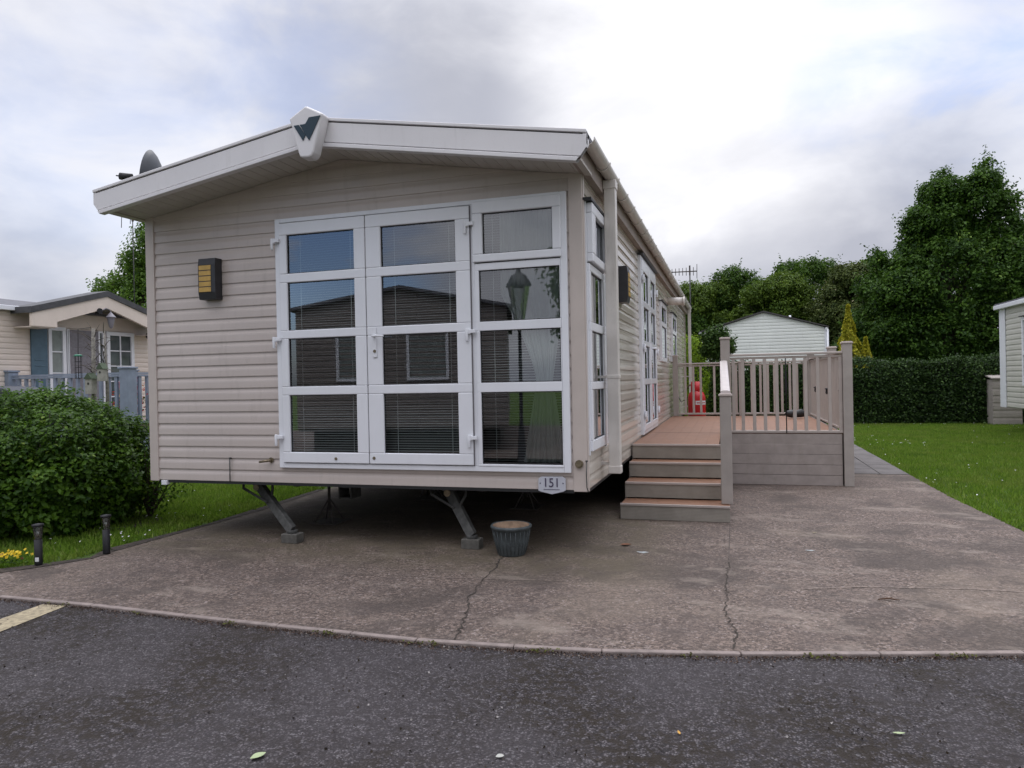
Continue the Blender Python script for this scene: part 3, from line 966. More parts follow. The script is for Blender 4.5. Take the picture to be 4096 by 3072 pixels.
# ---------------- french doors on the side
o2 = MB()
B2 = lambda a, b, c, d, d0=0., d1=.05: o2.box(a, b, d0, d1, c, d, T=lambda x, y, zz: TR(x, zz, y))
B2(3.74, 3.80, .74, 3.14); B2(5.62, 5.68, .74, 3.14); B2(3.80, 5.62, .74, .785); B2(3.80, 5.62, 3.10, 3.14)
o2.build('door_frame', UPVC, cv_, bevel=.005)
for i, (a, b) in enumerate(((3.805, 4.705), (4.715, 5.615))):
    pn = [(a + .13, b - .13, z0, z1) for z0, z1 in ((.87, 1.41), (1.49, 1.94), (2.01, 2.47), (2.55, 2.95))]
    mb = MB(); frame_with_panes(mb, TR, a, b, .79, 3.095, pn, .02, .06)
    d = mb.build('french_door', UPVC, cv_, bevel=.006)
    gasket(TR, pn, .037, d); glazing(TR, pn, .034, 'glass_pane', GLASS, d)
    for z in (1.0, 1.9, 2.83):
        hy = 3.80 if i == 0 else 5.63
        mb = MB(); mb.tube([TR(hy, z - .055, .075), TR(hy, z + .055, .075)], .016, 10); mb.box(hy - .04, hy + .04, .06, .085, z - .02, z + .02, T=lambda x, y, zz: TR(x, zz, y))
        mb.build('hinge', UPVC, d, bevel=.003)
    if i == 1:
        mb = MB(); mb.box(4.75, 4.79, .06, .075, 1.76, 2.02, T=lambda x, y, zz: TR(x, zz, y)); mb.tube([TR(4.77, 1.93, .07), TR(4.77, 1.93, .125), TR(4.9, 1.93, .125)], .013, 10)
        mb.build('door_handle', UPVC, d)
mb = MB(); mb.box(.01, .085, 3.7, 5.72, 3.15, 3.165); mb.build('rain_strip', RUBBER, cv_)
for (a, b, c, d_) in ((6.64, 7.68, 1.78, 2.82), (9.15, 10.25, 1.82, 2.82)):
    m_ = (a + b) / 2
    pn = [(a + .07, b - .07, c + .07, d_ - .42), (a + .07, b - .07, d_ - .34, d_ - .08)]
    mb = MB(); frame_with_panes(mb, TR, a, b, c, d_, pn, .0, .05)
    d = mb.build('side_window', UPVC, cv_, bevel=.005)
    gasket(TR, pn, .03, d); glazing(TR, pn, .027, 'glass_pane', GLASS, d)
    mb = MB(); mb.box(.01, .075, a - .03, b + .03, d_ + .006, d_ + .02); mb.build('rain_strip', RUBBER, cv_)
mb = MB(); mb.tube([(.0, 8.5, 3.0), (.30, 8.5, 2.985)], .075, 16); mb.tube([(.30, 8.5, 2.985), (.335, 8.5, 2.984)], .088, 16)
mb.build('boiler_flue', GUTTER, cv_)

# ---------------- interior room seen through the glass
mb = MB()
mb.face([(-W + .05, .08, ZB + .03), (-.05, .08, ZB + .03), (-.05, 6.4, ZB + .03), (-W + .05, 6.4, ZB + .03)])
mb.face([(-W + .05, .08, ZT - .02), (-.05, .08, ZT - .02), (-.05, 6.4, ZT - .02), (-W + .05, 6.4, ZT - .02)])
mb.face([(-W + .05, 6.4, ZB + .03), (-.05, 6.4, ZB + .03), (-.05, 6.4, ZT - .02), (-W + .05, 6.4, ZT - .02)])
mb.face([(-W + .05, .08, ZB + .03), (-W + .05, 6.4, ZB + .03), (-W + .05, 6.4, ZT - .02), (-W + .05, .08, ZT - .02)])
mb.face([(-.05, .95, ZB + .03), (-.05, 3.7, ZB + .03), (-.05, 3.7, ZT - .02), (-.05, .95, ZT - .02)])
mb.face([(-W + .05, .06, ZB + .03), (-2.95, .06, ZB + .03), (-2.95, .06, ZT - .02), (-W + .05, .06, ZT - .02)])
mb.build('interior_lining', DARK, cv_)  # near-black colour stands in for the dimness of the room
MB().box(-W + .05, -.05, LEN - .08, LEN - .03, .02, ZB - .03).build('rear_light_block', CHASSIS, cv_)  # unseen panel added to keep daylight out from under the floor
# underside of the floor closes the body
mb = MB(); mb.box(-W + .02, -.02, .03, LEN - .02, ZB - .02, ZB + .01); mb.build('floor_pan', CHASSIS, cv_)
def blind(u0, u1, z0, z1, pitch=.0225, tilt=12, dpt=.045):
    mb = MB(); z = z0 + .01; t_ = R(tilt); n = 0
    hw = .0125
    while z < z1:
        c, s = math.cos(t_) * hw, math.sin(t_) * hw
        mb.face([(u0, dpt - c, z - s), (u1, dpt - c, z - s), (u1, dpt, z + .0015), (u0, dpt, z + .0015)], True)
        mb.face([(u0, dpt, z + .0015), (u1, dpt, z + .0015), (u1, dpt + c, z + s), (u0, dpt + c, z + s)], True)
        z += pitch
    mb.box(u0, u1, dpt - .02, dpt + .02, z1, z1 + .035)
    for f in (.18, .82):
        x = u0 + (u1 - u0) * f
        mb.box(x - .003, x + .003, dpt - .0165, dpt - .0155, z0, z1)
    return mb.build('venetian_blind', SLAT, cv_)
blind(-2.86, -2.03, .85, 2.93)
blind(-1.88, -1.05, .85, 2.93)
blind(-.93, -.16, .80, 2.95)
# net curtain gathered by a tie behind the right window
def curtain(u_of, z0, z1, y, m, name='curtain', T=lambda u, v, d: (u, d, v)):
    mb = MB(); nz, nu = 40, 36
    G = []
    for i in range(nz + 1):
        z = z0 + (z1 - z0) * i / nz
        a, b = u_of(z)
        G.append([T(a + (b - a) * j / nu, z, y + .010 * math.sin(j * 1.9) + .006 * math.sin(j * 5.1 + i * .2)) for j in range(nu + 1)])
    for i in range(nz):
        for j in range(nu):
            mb.face([G[i][j], G[i][j + 1], G[i + 1][j + 1], G[i + 1][j]], True)
    return mb.build(name, m, cv_)
def uo(z):
    zt = 1.50
    if z > zt: f = min(1, (z - zt) / .75); return (-.42 - .30 * f ** 1.4, -.27 + .12 * f)
    f = min(1, (zt - z) / .7); return (-.42 - .12 * f, -.27 + .10 * f)
curtain(uo, .80, 2.94, .008, SHEER)
# drawn curtain behind the side window
curtain(lambda z: (.28, .95), .9, 2.95, -.12, DRAPE, T=lambda u, v, d: (d, u, v))
curtain(lambda z: (3.85, 4.6), .8, 3.0, -.12, NET, T=lambda u, v, d: (d, u, v))

# ---------------- wall lamps
def wall_lamp(T, label, parts_of):
    """dark box lamp, flat front with five amber slots; T(u, z, d)"""
    mb = MB()
    bb = lambda a, b, c, e, d0, d1: mb.box(a, b, d0, d1, c, e, T=lambda x, y, zz: T(x, zz, y))
    mb.prism([(-.098, 0), (.098, 0), (.098, .10), (-.098, .10)], -.198, -.13, lambda u, d, z: T(u, z, d * (1 if z > -.15 else .86)))
    mb.prism([(-.098, 0), (.098, 0), (.098, .10), (-.098, .10)], .135, .198, lambda u, d, z: T(u, z, d * (1 if z < .15 else .9)))
    bb(-.098, -.088, -.13, .135, 0, .10); bb(.050, .098, -.13, .135, 0, .10); bb(-.088, .050, -.13, .135, 0, .02)
    for k in range(1, 5):
        z = -.13 + k * .053
        bb(-.088, .050, z - .004, z + .004, .02, .1005)
    l = mb.build('wall_lamp', LAMPMET, parts_of, label=label)
    mb = MB()
    for k in range(5):
        z0 = -.13 + k * .053 + .0045
        bb(-.0875, .050, z0, z0 + .044, .05 if True else 0, .103)
    mb.build('lamp_lens', AMBER, l)
wall_lamp(lambda u, z, d: TF(-3.665 + u, 2.545 + z, d + .012), 'dark wall lamp with amber slats on the front wall', cv_)
wall_lamp(lambda u, z, d: TR(2.05 - u, 2.53 + z, d + .012), 'dark wall lamp with amber slats on the side wall', cv_)

# ---------------- emblem on the fascia
mb = MB()
pts = [(-2.365, 3.749), (-2.204, 3.84), (-2.042, 3.757), (-2.056, 3.715), (-2.08, 3.622), (-2.135, 3.445), (-2.152, 3.418), (-2.177, 3.406), (-2.253, 3.409), (-2.27, 3.425), (-2.3, 3.515), (-2.335, 3.662)]
pts = [(x - .0, z) for x, z in pts]
mb.prism(pts, -.625, -.505, TY)
bd = mb.build('badge', FASCIA, cv_, bevel=.014)
mb = MB()
TYb = lambda u, v, d: (u, d, v)
mb.prism([(-2.316, 3.683), (-2.266, 3.6835), (-2.2045, 3.592), (-2.229, 3.547)], -.632, -.626, TYb)
mb.prism([(-2.257, 3.6835), (-2.21, 3.684), (-2.199, 3.689), (-2.168, 3.735), (-2.058, 3.738), (-2.17, 3.544), (-2.1985, 3.585)], -.632, -.626, TYb)
mb.build('emblem', LOGO, bd)

# ---------------- number plate
def text_mesh(txt, size, name, m, parent, loc, rot, ext=.002):
    cu = bpy.data.curves.new('txt', 'FONT')
    cu.body = txt; cu.size = size; cu.extrude = ext; cu.align_x = 'CENTER'; cu.align_y = 'CENTER'
    to = bpy.data.objects.new('txt', cu); COL.objects.link(to)
    dg = bpy.context.evaluated_depsgraph_get()
    me = bpy.data.meshes.new_from_object(to.evaluated_get(dg))
    bpy.data.objects.remove(to)
    MX = Matrix.Translation(Vector(loc) - ORG[parent.name]) @ rot.to_4x4()
    me.transform(MX)
    me.materials.clear(); me.materials.append(m)
    o = bpy.data.objects.new(name, me); COL.objects.link(o); o.parent = parent
    ORG[o.name] = ORG[parent.name]
    return o
RF = Matrix.Rotation(R(90), 3, 'X')
mb = MB()
mb.prism([(-.406, .668), (-.38, .684), (-.197, .687), (-.171, .671), (-.171, .572), (-.195, .560), (-.29, .537), (-.385, .556), (-.409, .566)], -.034, -.022, TY)
npl = mb.build('number_plate', PLATE, cv_, bevel=.003)
dg_ = text_mesh('151', .108, 'plate_digits', PLATETX, npl, (-.2935, -.036, .632), RF @ Matrix.Diagonal((.92, 1, 1)))
MB().prism([(-.397, .629), (-.385, .622), (-.385, .636)], -.037, -.034, TY).build('plate_mark', PLATETX, npl)
MB().prism([(-.185, .631), (-.197, .624), (-.197, .638)], -.037, -.034, TY).build('plate_mark', PLATETX, npl)
MB().box(-.362, -.222, -.037, -.034, .576, .580).build('plate_mark', PLATETX, npl)

# ---------------- small fittings on the front wall
mb = MB(); mb.tube([(-3.05, -.01, .787), (-3.05, -.055, .787), (-3.14, -.075, .775)], [.016, .014, .011], 10); mb.tube([(-3.05, -.012, .787), (-3.05, -.02, .787)], .026, 12)
mb.build('wall_tap', BRASS, cv_)
mb = MB(); mb.tube([(-3.51, -.03, .80), (-3.513, -.028, .575)], .0055, 8); mb.tube([(-3.51, -.01, .80), (-3.51, -.035, .80)], .009, 8)
mb.build('pull_rod', GALV, cv_)
mb = MB(); mb.tube([(-.052, -.022, .795), (-.052, -.045, .795)], .034, 16); mb.tube([(-.052, -.045, .795), (-.052, -.058, .795)], .022, 12)
mb.build('outlet_cap', BRASS, cv_)
mb = MB(); mb.tube([(.008, -.024, .82), (.006, -.028, .70), (.008, -.024, .60), (.02, -.03, .57)], .0045, 6); mb.tube([(.0, -.024, .82), (.02, -.024, .82)], .006, 8)
mb.build('chain', GALV, cv_)
mb = MB(); mb.box(-4.335, -4.27, -.03, .02, .525, .548 + .02); mb.build('vent_cap', UPVC, cv_, bevel=.003)

# ---------------- chassis under the floor
mb = MB()
for x in (-1.20, -3.30):
    mb.box(x - .03, x + .03, .75, LEN - .3, ZB - .16, ZB - .021)
for y in (1.1, 3., 6., 9., 12.):
    mb.box(-3.27, -1.23, y, y + .05, ZB - .12, ZB - .022)
mb.build('chassis_rail', CHASSIS, cv_)
def steady(xt, yt, xb, yb):
    mb = MB()
    top = Vector((xt, yt, .49)); bot = Vector((xb, yb, .125))
    d = (bot - top).normalized(); s = d.cross(Vector((0, 1, 0))).normalized() * .045; q = Vector((0, .035, 0))
    c = [top - s - q, top + s - q, top + s + q, top - s + q]; e = [bot - s * .9 - q, bot + s * .9 - q, bot + s * .9 + q, bot - s * .9 + q]
    b = len(mb.v); mb.v += [tuple(p) for p in c + e]
    for f in ((0, 1, 2, 3), (7, 6, 5, 4), (0, 4, 5, 1), (1, 5, 6, 2), (2, 6, 7, 3), (3, 7, 4, 0)):
        mb.f.append(tuple(b + i for i in f)); mb.sm.append(False)
    mb.tube([(xb, yb, .13), (xb, yb, .101)], .05, 12)
    mb.box(xt - .06, xt + .06, yt - .03, yt + .05, .49, .555)
    ob = mb.build('corner_steady', GALV, cv_, bevel=.004)
    for dx in (-.17, .17):
        mb = MB(); m1 = top.lerp(bot, .38)
        mb.tube([(xt + dx, yt - .02, .545), (xt + dx * 1.02, yt - .025, .46), (m1.x + dx * .12, m1.y - .04, m1.z)], [.012, .014, .012], 8)
        mb.build('steady_arm', GALV, ob)
    mb = MB(); mb.tube([(xt, yt - .06, .475), (xt, yt + .05, .475)], .032, 14); mb.build('pivot', BRASS, ob)
steady(-3.434, .316, -2.83, -.02)
steady(-1.353, .296, -1.07, .12)
mb = MB(); mb.tube([(-2.63, .5, .40), (-2.63, .9, .40)], .001, 4)
mb = MB()
for a in ((-2.67, -2.655), (-2.535, -2.52)): mb.box(a[0], a[1], .55, .75, .335, .46)
mb.box(-2.655, -2.535, .55, .75, .335, .35); mb.box(-2.655, -2.535, .55, .75, .445, .46)
mb.build('tow_socket', GALV, cv_, bevel=.003)
for y in (5.6, 6.7):
    for x in (-.62, -3.84):
        mb = MB(); mb.lathe([(.12, -.09), (.30, -.09), (.33, -.06), (.33, .06), (.30, .09), (.12, .09)], seg=28, T=lambda a, b, c, x=x, y=y: (x + c, y + a, .34 + b))
        wh = mb.build('wheel', TYRE, cv_)

# axle stands and blocks (they stand on the slab, apart from the body)
def block(x, y, lab):
    o = MB().box(x - .085, x + .085, y - .06, y + .06, .012, .10).build('concrete_block', CONCB, bevel=.006, org=(x, y, .012))
    tag(o, lab, 'concrete block', 'blocks under the caravan legs')
block(-2.83, -.02, 'grey concrete block under the left front caravan leg')
block(-1.07, .12, 'grey concrete block under the front leg beside the plant pot')
def stand(x, y, h, lab):
    t = thing('axle_stand', (x, y, 0.012), lab, 'axle stand', 'stands under the caravan')
    mb = MB()
    for k in range(4):
        a = R(45 + 90 * k)
        mb.tube([(x, y, h * .62), (x + .16 * math.cos(a), y + .16 * math.sin(a), .02)], .009, 6)
    mb.build('legs', CHASSIS, t)
    mb = MB(); mb.tube([(x, y, h * .3), (x, y, h)], .016, 8); mb.box(x - .05, x + .05, y - .05, y + .05, h - .012, h); mb.build('screw', CHASSIS, t)
    mb = MB(); mb.box(x - .17, x + .17, y - .17, y + .17, .012, .02); mb.build('base_plate', CHASSIS, t)
stand(-3.02, .95, ZB - .14, 'thin four-legged stand under the caravan near the left leg')
stand(-2.55, 2.6, ZB - .14, 'thin four-legged stand deeper in the shade under the caravan')
stand(-1.15, 2.2, ZB - .14, 'thin four-legged stand in the shade behind the plant pot')

# satellite dish on a pole at the left wall
t = thing('satellite_dish', (-4.72, 1.0, 2.2), 'grey satellite dish behind the left roof edge of the caravan', 'satellite dish')
ax = Vector((-.90, -.42, .15)).normalized()
s1 = ax.cross(Vector((0, 0, 1))).normalized(); s2 = s1.cross(ax).normalized()
cen = Vector((-5.03, .82, 3.89))
mb = MB()
prof = [(0.001, 0), (.10, .012), (.20, .048), (.29, .10), (.34, .145)]
def TD(a, b, c): return tuple(cen + s1 * a * .80 + s2 * b * .90 + ax * c)
mb.lathe(prof, seg=36, T=lambda a, b, c: TD(a, b, c)); mb.lathe([(r_ , z - .006) for r_, z in prof] + [(.34, .145)], seg=36, T=lambda a, b, c: TD(a, b, c))
mb.build('dish', mat('dish_grey', (.055, .06, .07), .5, .1, 6), t)
mb = MB(); f_ = cen + ax * .42 - s2 * .04
mb.tube([cen - s2 * .33 + ax * .12, cen - s2 * .30 + ax * .3, f_], .011, 8)
mb.build('feed_arm', CHASSIS, t)
mb = MB(); mb.tube([f_ + ax * .03, f_ - ax * .10], [.040, .048], 12); mb.tube([f_, f_ + s1 * .07 + s2 * .04], .010, 6); mb.tube([f_, f_ + Vector((-.09, 0, .02))], .008, 6)
mb.build('receiver', PLASTICB, t)
mb = MB(); mb.tube([(-4.56, 1.0, 2.3), (-4.72, 1.0, 2.34), (-4.80, 1.0, 2.6), (-4.85, .95, 3.80), tuple(cen - ax * .02)], .019, 8)
mb.build('mounting_pole', GALV, t)

# television aerial on a mast at the far right corner of the caravan
def aerial(name_label, base, h, boom, els, yaw_, mast_m=GALV, el=.16, mr=.017):
    t = thing('tv_aerial', base, name_label, 'aerial')
    b = Vector(base)
    MB().tube([b, b + Vector((0, 0, h))], mr, 8).build('mast', mast_m, t)
    d = Vector((math.cos(yaw_), math.sin(yaw_), 0)); n = Vector((0, 0, 1))
    mb = MB(); c = b + Vector((0, 0, h - .12))
    mb.tube([c - d * boom * .25, c + d * boom * .75], .016, 6)
    for k in range(els):
        p = c - d * boom * .25 + d * boom * (k / (els - 1))
        q = Vector((-d.y * .35, d.x * .35, .94)).normalized() * el * (1 if k else 1.6) * (1 - .3 * k / els)
        mb.tube([p - q, p + q], .009, 5)
    mb.box(c.x - .02, c.x + .02, c.y - .02, c.y + .02, c.z - .1, c.z + .16)
    mb.build('antenna', CHASSIS, t)
    return t
aerial('thin television aerial on a mast at the far end of the caravan', (.16, LEN + .1, 2.62), 1.86, .75, 9, R(185), el=.12)
mb = MB()

# ================================================================== DECK
DZ = .715
dk = thing('raised_deck', (1.35, 5.8, 0), 'raised deck with terracotta boards, taupe railings and four steps', 'decking')
mb = MB()
x = .03
yb0, yb1 = 4.50, 8.95
nb = 18
bw = (2.58 - .03) / nb
for i in range(nb):
    x0 = .03 + i * bw
    mb.box(x0, x0 + bw - .0015, 4.475, 8.95, DZ - .03, DZ)
    if x0 < 1.02: mb.box(x0, min(x0 + bw - .0015, 1.05), 2.72, 4.47, DZ - .03, DZ)
mb.build('deck_floor', TREAD, dk)
MB().box(.04, 1.03, 4.466, 4.474, DZ - .02, DZ + .0015).build('board_joint', CHASSIS, dk)
mb = MB(); mb.box(.05, 2.56, 4.52, 8.9, DZ - .14, DZ - .031); mb.box(.05, 1.02, 2.75, 4.52, DZ - .14, DZ - .031); mb.build('deck_frame', BRICKY, dk)
# steps
sy = [1.70, 2.04, 2.40, 2.70]
for i in range(4):
    y0 = sy[i]; y1 = sy[i + 1] if i < 3 else 2.72
    xr_ = 1.135 if i == 0 else 1.045
    z1 = DZ * (i + 1) / 4
    z0 = DZ * i / 4 + .012 if i else .013
    mb = MB(); mb.box(.03 if i else .022, xr_, y0, y0 + .025, z0, z1 - .022)
    st = mb.build('step', RISER, dk, bevel=.002)
    mb = MB(); mb.box(.03 if i else .022, xr_, y0 - .012, y0 + .012, z1 - .0215, z1 + .002); mb.build('nosing', CAPM, st, bevel=.003)
    if i < 3:
        mb = MB()
        mb.box(.035, xr_ - .002, y0 + .0125, y0 + .17, z1 - .021, z1); mb.box(.035, xr_ - .002, y0 + .175, sy[i + 1] - .001, z1 - .021, z1)
        mb.build('tread', TREAD, st)
# closed right side of the stairs
mb = MB()
mb.prism([(1.74, .013), (4.45, .013), (4.45, DZ), (2.71, DZ), (2.71, DZ * .75), (2.41, DZ * .75), (2.41, DZ * .5), (2.05, DZ * .5), (2.05, DZ * .25 - .022), (1.74, DZ * .25 - .022)], 1.05, 1.075, lambda u, v, d: (d, u, v))
mb.prism([(1.74, .013), (2.9, .013), (2.9, DZ - .04), (2.73, DZ - .04), (2.73, DZ * .75 - .03), (2.43, DZ * .75 - .03), (2.43, DZ * .5 - .03), (2.07, DZ * .5 - .03), (2.07, DZ * .25 - .03), (1.74, DZ * .25 - .03)], .02, .04, lambda u, v, d: (d, u, v))
mb.build('stair_side', SKIRTM, dk)
# skirting boards
for i in range(5):
    z0 = .014 + i * .139
    MB().box(1.165, 2.565, 4.455, 4.475, z0, z0 + .135).build('skirting_board', SKIRTM, dk, bevel=.003)
mb = MB()
for i in range(5):
    z0 = .014 + i * .139
    mb.box(2.605, 2.625, 4.55, 8.9, z0, z0 + .135)
mb.build('side_skirting', SKIRTM, dk, bevel=.003)
def post(x, y, z0, z1, w_=.118):
    p = MB().box(x - w_ / 2, x + w_ / 2, y - w_ / 2, y + w_ / 2, z0, z1 - .03).build('post', POST, dk, bevel=.006)
    mb = MB(); mb.box(x - w_ / 2 - .011, x + w_ / 2 + .011, y - w_ / 2 - .011, y + w_ / 2 + .011, z1 - .0295, z1 - .008)
    mb.box(x - w_ / 2, x + w_ / 2, y - w_ / 2, y + w_ / 2, z1 - .008, z1)
    mb.build('post_cap', CAPM, p, bevel=.004)
post(1.098, 4.48, .013, 2.04, .125)
post(2.64, 4.48, .013, 1.93)
post(1.108, 1.86, DZ / 4 + .003, 1.325, .115)
post(2.64, 5.95, .5, 1.92)
post(2.64, 8.93, .013, 1.93)
post(.10, 8.93, DZ + .002, 1.945, .10)
post(1.37, 8.93, DZ + .002, 1.80, .11)
def rail(pts, w_=.07, h=.035, name='rail'):
    mb = MB()
    (x0, y0, z0), (x1, y1, z1) = pts
    if abs(x1 - x0) > abs(y1 - y0): mb.box(x0, x1, y0 - w_ / 2, y0 + w_ / 2, z0 - h / 2, z0 + h / 2)
    else: mb.box(x0 - w_ / 2, x0 + w_ / 2, y0, y1, z0 - h / 2, z0 + h / 2)
    return mb.build(name, DECKB, dk, bevel=.006)
for a, b, y_ in ((1.162, 2.58, 4.48),):
    rail(((a, y_, 1.785), (b, y_, 1.785)), .085, .03, 'top_rail'); rail(((a, y_, 1.742), (b, y_, 1.742)), .045, .03, 'under_rail'); rail(((a, y_, .735), (b, y_, .735)), .06, .035, 'bottom_rail')
for a, b in ((.152, 1.312), (1.428, 2.58)):
    rail(((a, 8.93, 1.765), (b, 8.93, 1.765)), .085, .03, 'top_rail'); rail(((a, 8.93, 1.722), (b, 8.93, 1.722)), .045, .03, 'under_rail'); rail(((a, 8.93, .76), (b, 8.93, .76)), .06, .035, 'bottom_rail')
for a, b in ((4.54, 5.89), (6.01, 8.87)):
    rail(((2.64, a, 1.80), (2.64, b, 1.80)), .085, .03, 'top_rail'); rail(((2.64, a, 1.757), (2.64, b, 1.757)), .045, .03, 'under_rail'); rail(((2.64, a, .745), (2.64, b, .745)), .06, .035, 'bottom_rail')
def baluster(x, y, z0, z1):
    MB().box(x - .022, x + .022, y - .022, y + .022, z0, z1).build('baluster', DECKB, dk, bevel=.004)
for x in (1.20, 1.322, 1.47, 1.61, 1.763, 1.986, 2.128, 2.278, 2.425, 2.555): baluster(x, 4.48, .7535, 1.7265)
for x in (.293, .449, .592, .854, 1.0, 1.15, 1.27, 1.56, 1.722, 1.858, 1.98, 2.117, 2.26, 2.389, 2.52): baluster(x, 8.93, .7785, 1.7065)
y = 4.66
while y < 8.8:
    if abs(y - 5.95) > .09: baluster(2.64, y, .7635, 1.7415)
    y += .145
# sloping handrail of the steps
mb = MB()
a, b = Vector((1.108, 1.92, 1.335)), Vector((1.075, 4.417, 1.70))
mb.prism([(-.048, -.018), (.048, -.018), (.048, .012), (.02, .02), (-.02, .02), (-.048, .012)], 0, 1, lambda u, v, d: tuple(a.lerp(b, d) + Vector((u, 0, v))))
mb.build('handrail', mat('handrail_white', (.50, .45, .44), .4, .05, 6), dk, bevel=.004)

# things on and near the deck
for yy, lab in ((4.62, 'small dark solar lantern on the side railing nearest the front post'), (6.05, 'small dark solar lantern on the side railing beside the middle post'), (7.58, 'small dark solar lantern on the side railing farthest from the steps')):
    t = thing('solar_light', (2.57, yy, 1.25), lab, 'solar light', 'solar lights on the side railing')
    mb = MB(); mb.lathe([(.002, .045), (.030, .03), (.034, .02), (.016, .018), (.020, -.03), (.024, -.035), (.002, -.06)], (2.575, yy, 1.25), 14); mb.build('lantern', PLASTICB, t)
    mb = MB(); mb.box(2.595, 2.612, yy - .01, yy + .01, 1.22, 1.30); mb.build('bracket', PLASTICB, t)
t = thing('garden_stake', (1.874, 4.40, .72), 'thin black garden stake standing against the front deck railing', 'garden stake')
MB().tube([(1.874, 4.405, .72), (1.874, 4.405, 1.70), (1.874, 4.42, 1.727)], .007, 8).build('rod', PLASTICB, t)
MB().lathe([(.002, .18), (.010, .12), (.013, .02), (.017, -.06), (.012, -.16), (.002, -.2)], (1.874, 4.405, 1.42), 12).build('ornament', PLASTICB, t)
mb = MB()
n = 14
for k in range(n + 1):
    pass
pts = [(2.10, 7.86, .775), (2.13, 7.86, .80), (2.2, 7.87, .805), (2.28, 7.87, .80), (2.36, 7.88, .815), (2.43, 7.88, .79)]
mb.tube(pts, [.03, .062, .075, .062, .078, .045], 14)
o = mb.build('rolled_mat', RUBBER, org=(2.26, 7.87, DZ))
tag(o, 'rolled black mat lying on the deck behind the balusters', 'rolled mat')

# gas bottle
gx, gy = .45, 10.2
t = thing('gas_bottle', (gx, gy, 0.012), 'tall red gas bottle with white label behind the deck', 'gas bottle')
mb = MB(); mb.lathe([(.001, .03), (.17, .03), (.188, .06), (.188, 1.03), (.182, 1.08), (.155, 1.15), (.10, 1.20), (.05, 1.22), (.001, 1.225)], (gx, gy, 0), 36); mb.build('cylinder', REDP, t)
mb = MB(); mb.lathe([(.12, 1.19), (.125, 1.20), (.115, 1.40), (.108, 1.40), (.112, 1.21)], (gx, gy, 0), 28); mb.lathe([(.15, .0), (.155, .0), (.158, .045), (.15, .045)], (gx, gy, .013), 28); mb.build('collar', REDP, t)
mb = MB(); mb.lathe([(.1895, .90), (.1895, .965)], (gx, gy, 0), 40); me_ = mb
mb2 = MB()
for k in range(14):
    a0, a1 = R(-95 + k * 6), R(-95 + (k + 1) * 6)
    mb2.face([(gx + .1895 * math.cos(a0), gy + .1895 * math.sin(a0), .90), (gx + .1895 * math.cos(a1), gy + .1895 * math.sin(a1), .90), (gx + .1895 * math.cos(a1), gy + .1895 * math.sin(a1), .985), (gx + .1895 * math.cos(a0), gy + .1895 * math.sin(a0), .985)], True)
lb = mb2.build('label', LABELW, t)
mb2 = MB()
for k in range(9):
    a0, a1 = R(-86 + k * 7.5), R(-86 + k * 7.5 + 5)
    r_ = .1905
    mb2.face([(gx + r_ * math.cos(a0), gy + r_ * math.sin(a0), .925), (gx + r_ * math.cos(a1), gy + r_ * math.sin(a1), .925), (gx + r_ * math.cos(a1), gy + r_ * math.sin(a1), .955), (gx + r_ * math.cos(a0), gy + r_ * math.sin(a0), .955)])
mb2.build('label_print', REDP, lb)
mb = MB(); mb.tube([(gx, gy, 1.22), (gx, gy, 1.32)], .025, 10); mb.tube([(gx - .02, gy, 1.30), (gx - .14, gy, 1.33), (gx - .19, gy, 1.27)], .022, 8); mb.build('valve', BRASS, t)
mb = MB(); mb.tube([(.26, gy, 1.27), (.2, gy + .02, 1.0), (.12, gy + .05, .95), (.05, gy + .05, 1.1)], .009, 6)
mb.build('gas_hose', PLASTICB, t)

# plant pot
px_, py_ = -.66, -.02
t = thing('plant_pot', (px_, py_, .012), 'empty blue-green ribbed plant pot in front of the caravan', 'plant pot')
mb = MB(); seg = 48
prof = [(.002, .0), (.112, .0), (.120, .012), (.145, .12), (.163, .225), (.176, .232), (.178, .252), (.170, .258), (.158, .252)]
mb.lathe(prof, (px_, py_, .012), seg)
for k in range(0, 48, 2):      # ribs
    th = 2 * math.pi * k / 48
    mb.tube([(px_ + r_ * math.cos(th), py_ + r_ * math.sin(th), .012 + z) for r_, z in ((.121, .02), (.146, .12), (.163, .215))], .0035, 6)
mb.build('pot', POTG, t)
mb = MB(); mb.lathe([(.158, .252), (.150, .20), (.145, .175), (.002, .175)], (px_, py_, .0125), seg); mb.build('pot_lining', TERRA, t)

# garden path lights
def path_light(x, y, lab, sticker=False):
    t = thing('garden_light', (x, y, .01), lab, 'garden light', 'black garden lights by the lawn edge')
    mb = MB(); mb.lathe([(.001, 0), (.030, 0), (.030, .02), (.031, .03), (.031, .225), (.001, .225)], (x, y, .01), 20); mb.build('stem', PLASTICB, t)
    mb = MB(); mb.lathe([(.030, .225), (.040, .30), (.042, .335)], (x, y, .01), 20); mb.build('lens', CLEARP, t)
    mb = MB(); mb.lathe([(.001, .36), (.044, .352), (.046, .335), (.001, .334)], (x, y, .01), 20); mb.build('cap', PLASTICB, t)
    mb = MB(); mb.lathe([(.001, .30), (.011, .29), (.015, .24), (.001, .235)], (x, y, .01), 12); mb.build('bulb', CHROME, t)
    if sticker:
        mb = MB(); 
        for k in range(4):
            a0, a1 = R(-92 + k * 14), R(-92 + (k + 1) * 14)
            mb.face([(x + .0318 * math.cos(a0), y + .0318 * math.sin(a0), .05), (x + .0318 * math.cos(a1), y + .0318 * math.sin(a1), .05), (x + .0318 * math.cos(a1), y + .0318 * math.sin(a1), .085), (x + .0318 * math.cos(a0), y + .0318 * math.sin(a0), .085)])
        mb.build('sticker', LABELW, t)
path_light(-4.49, -1.25, 'black garden light with a white sticker, nearer the flowers', True)
path_light(-4.245, -.79, 'black garden light nearer the caravan leg')

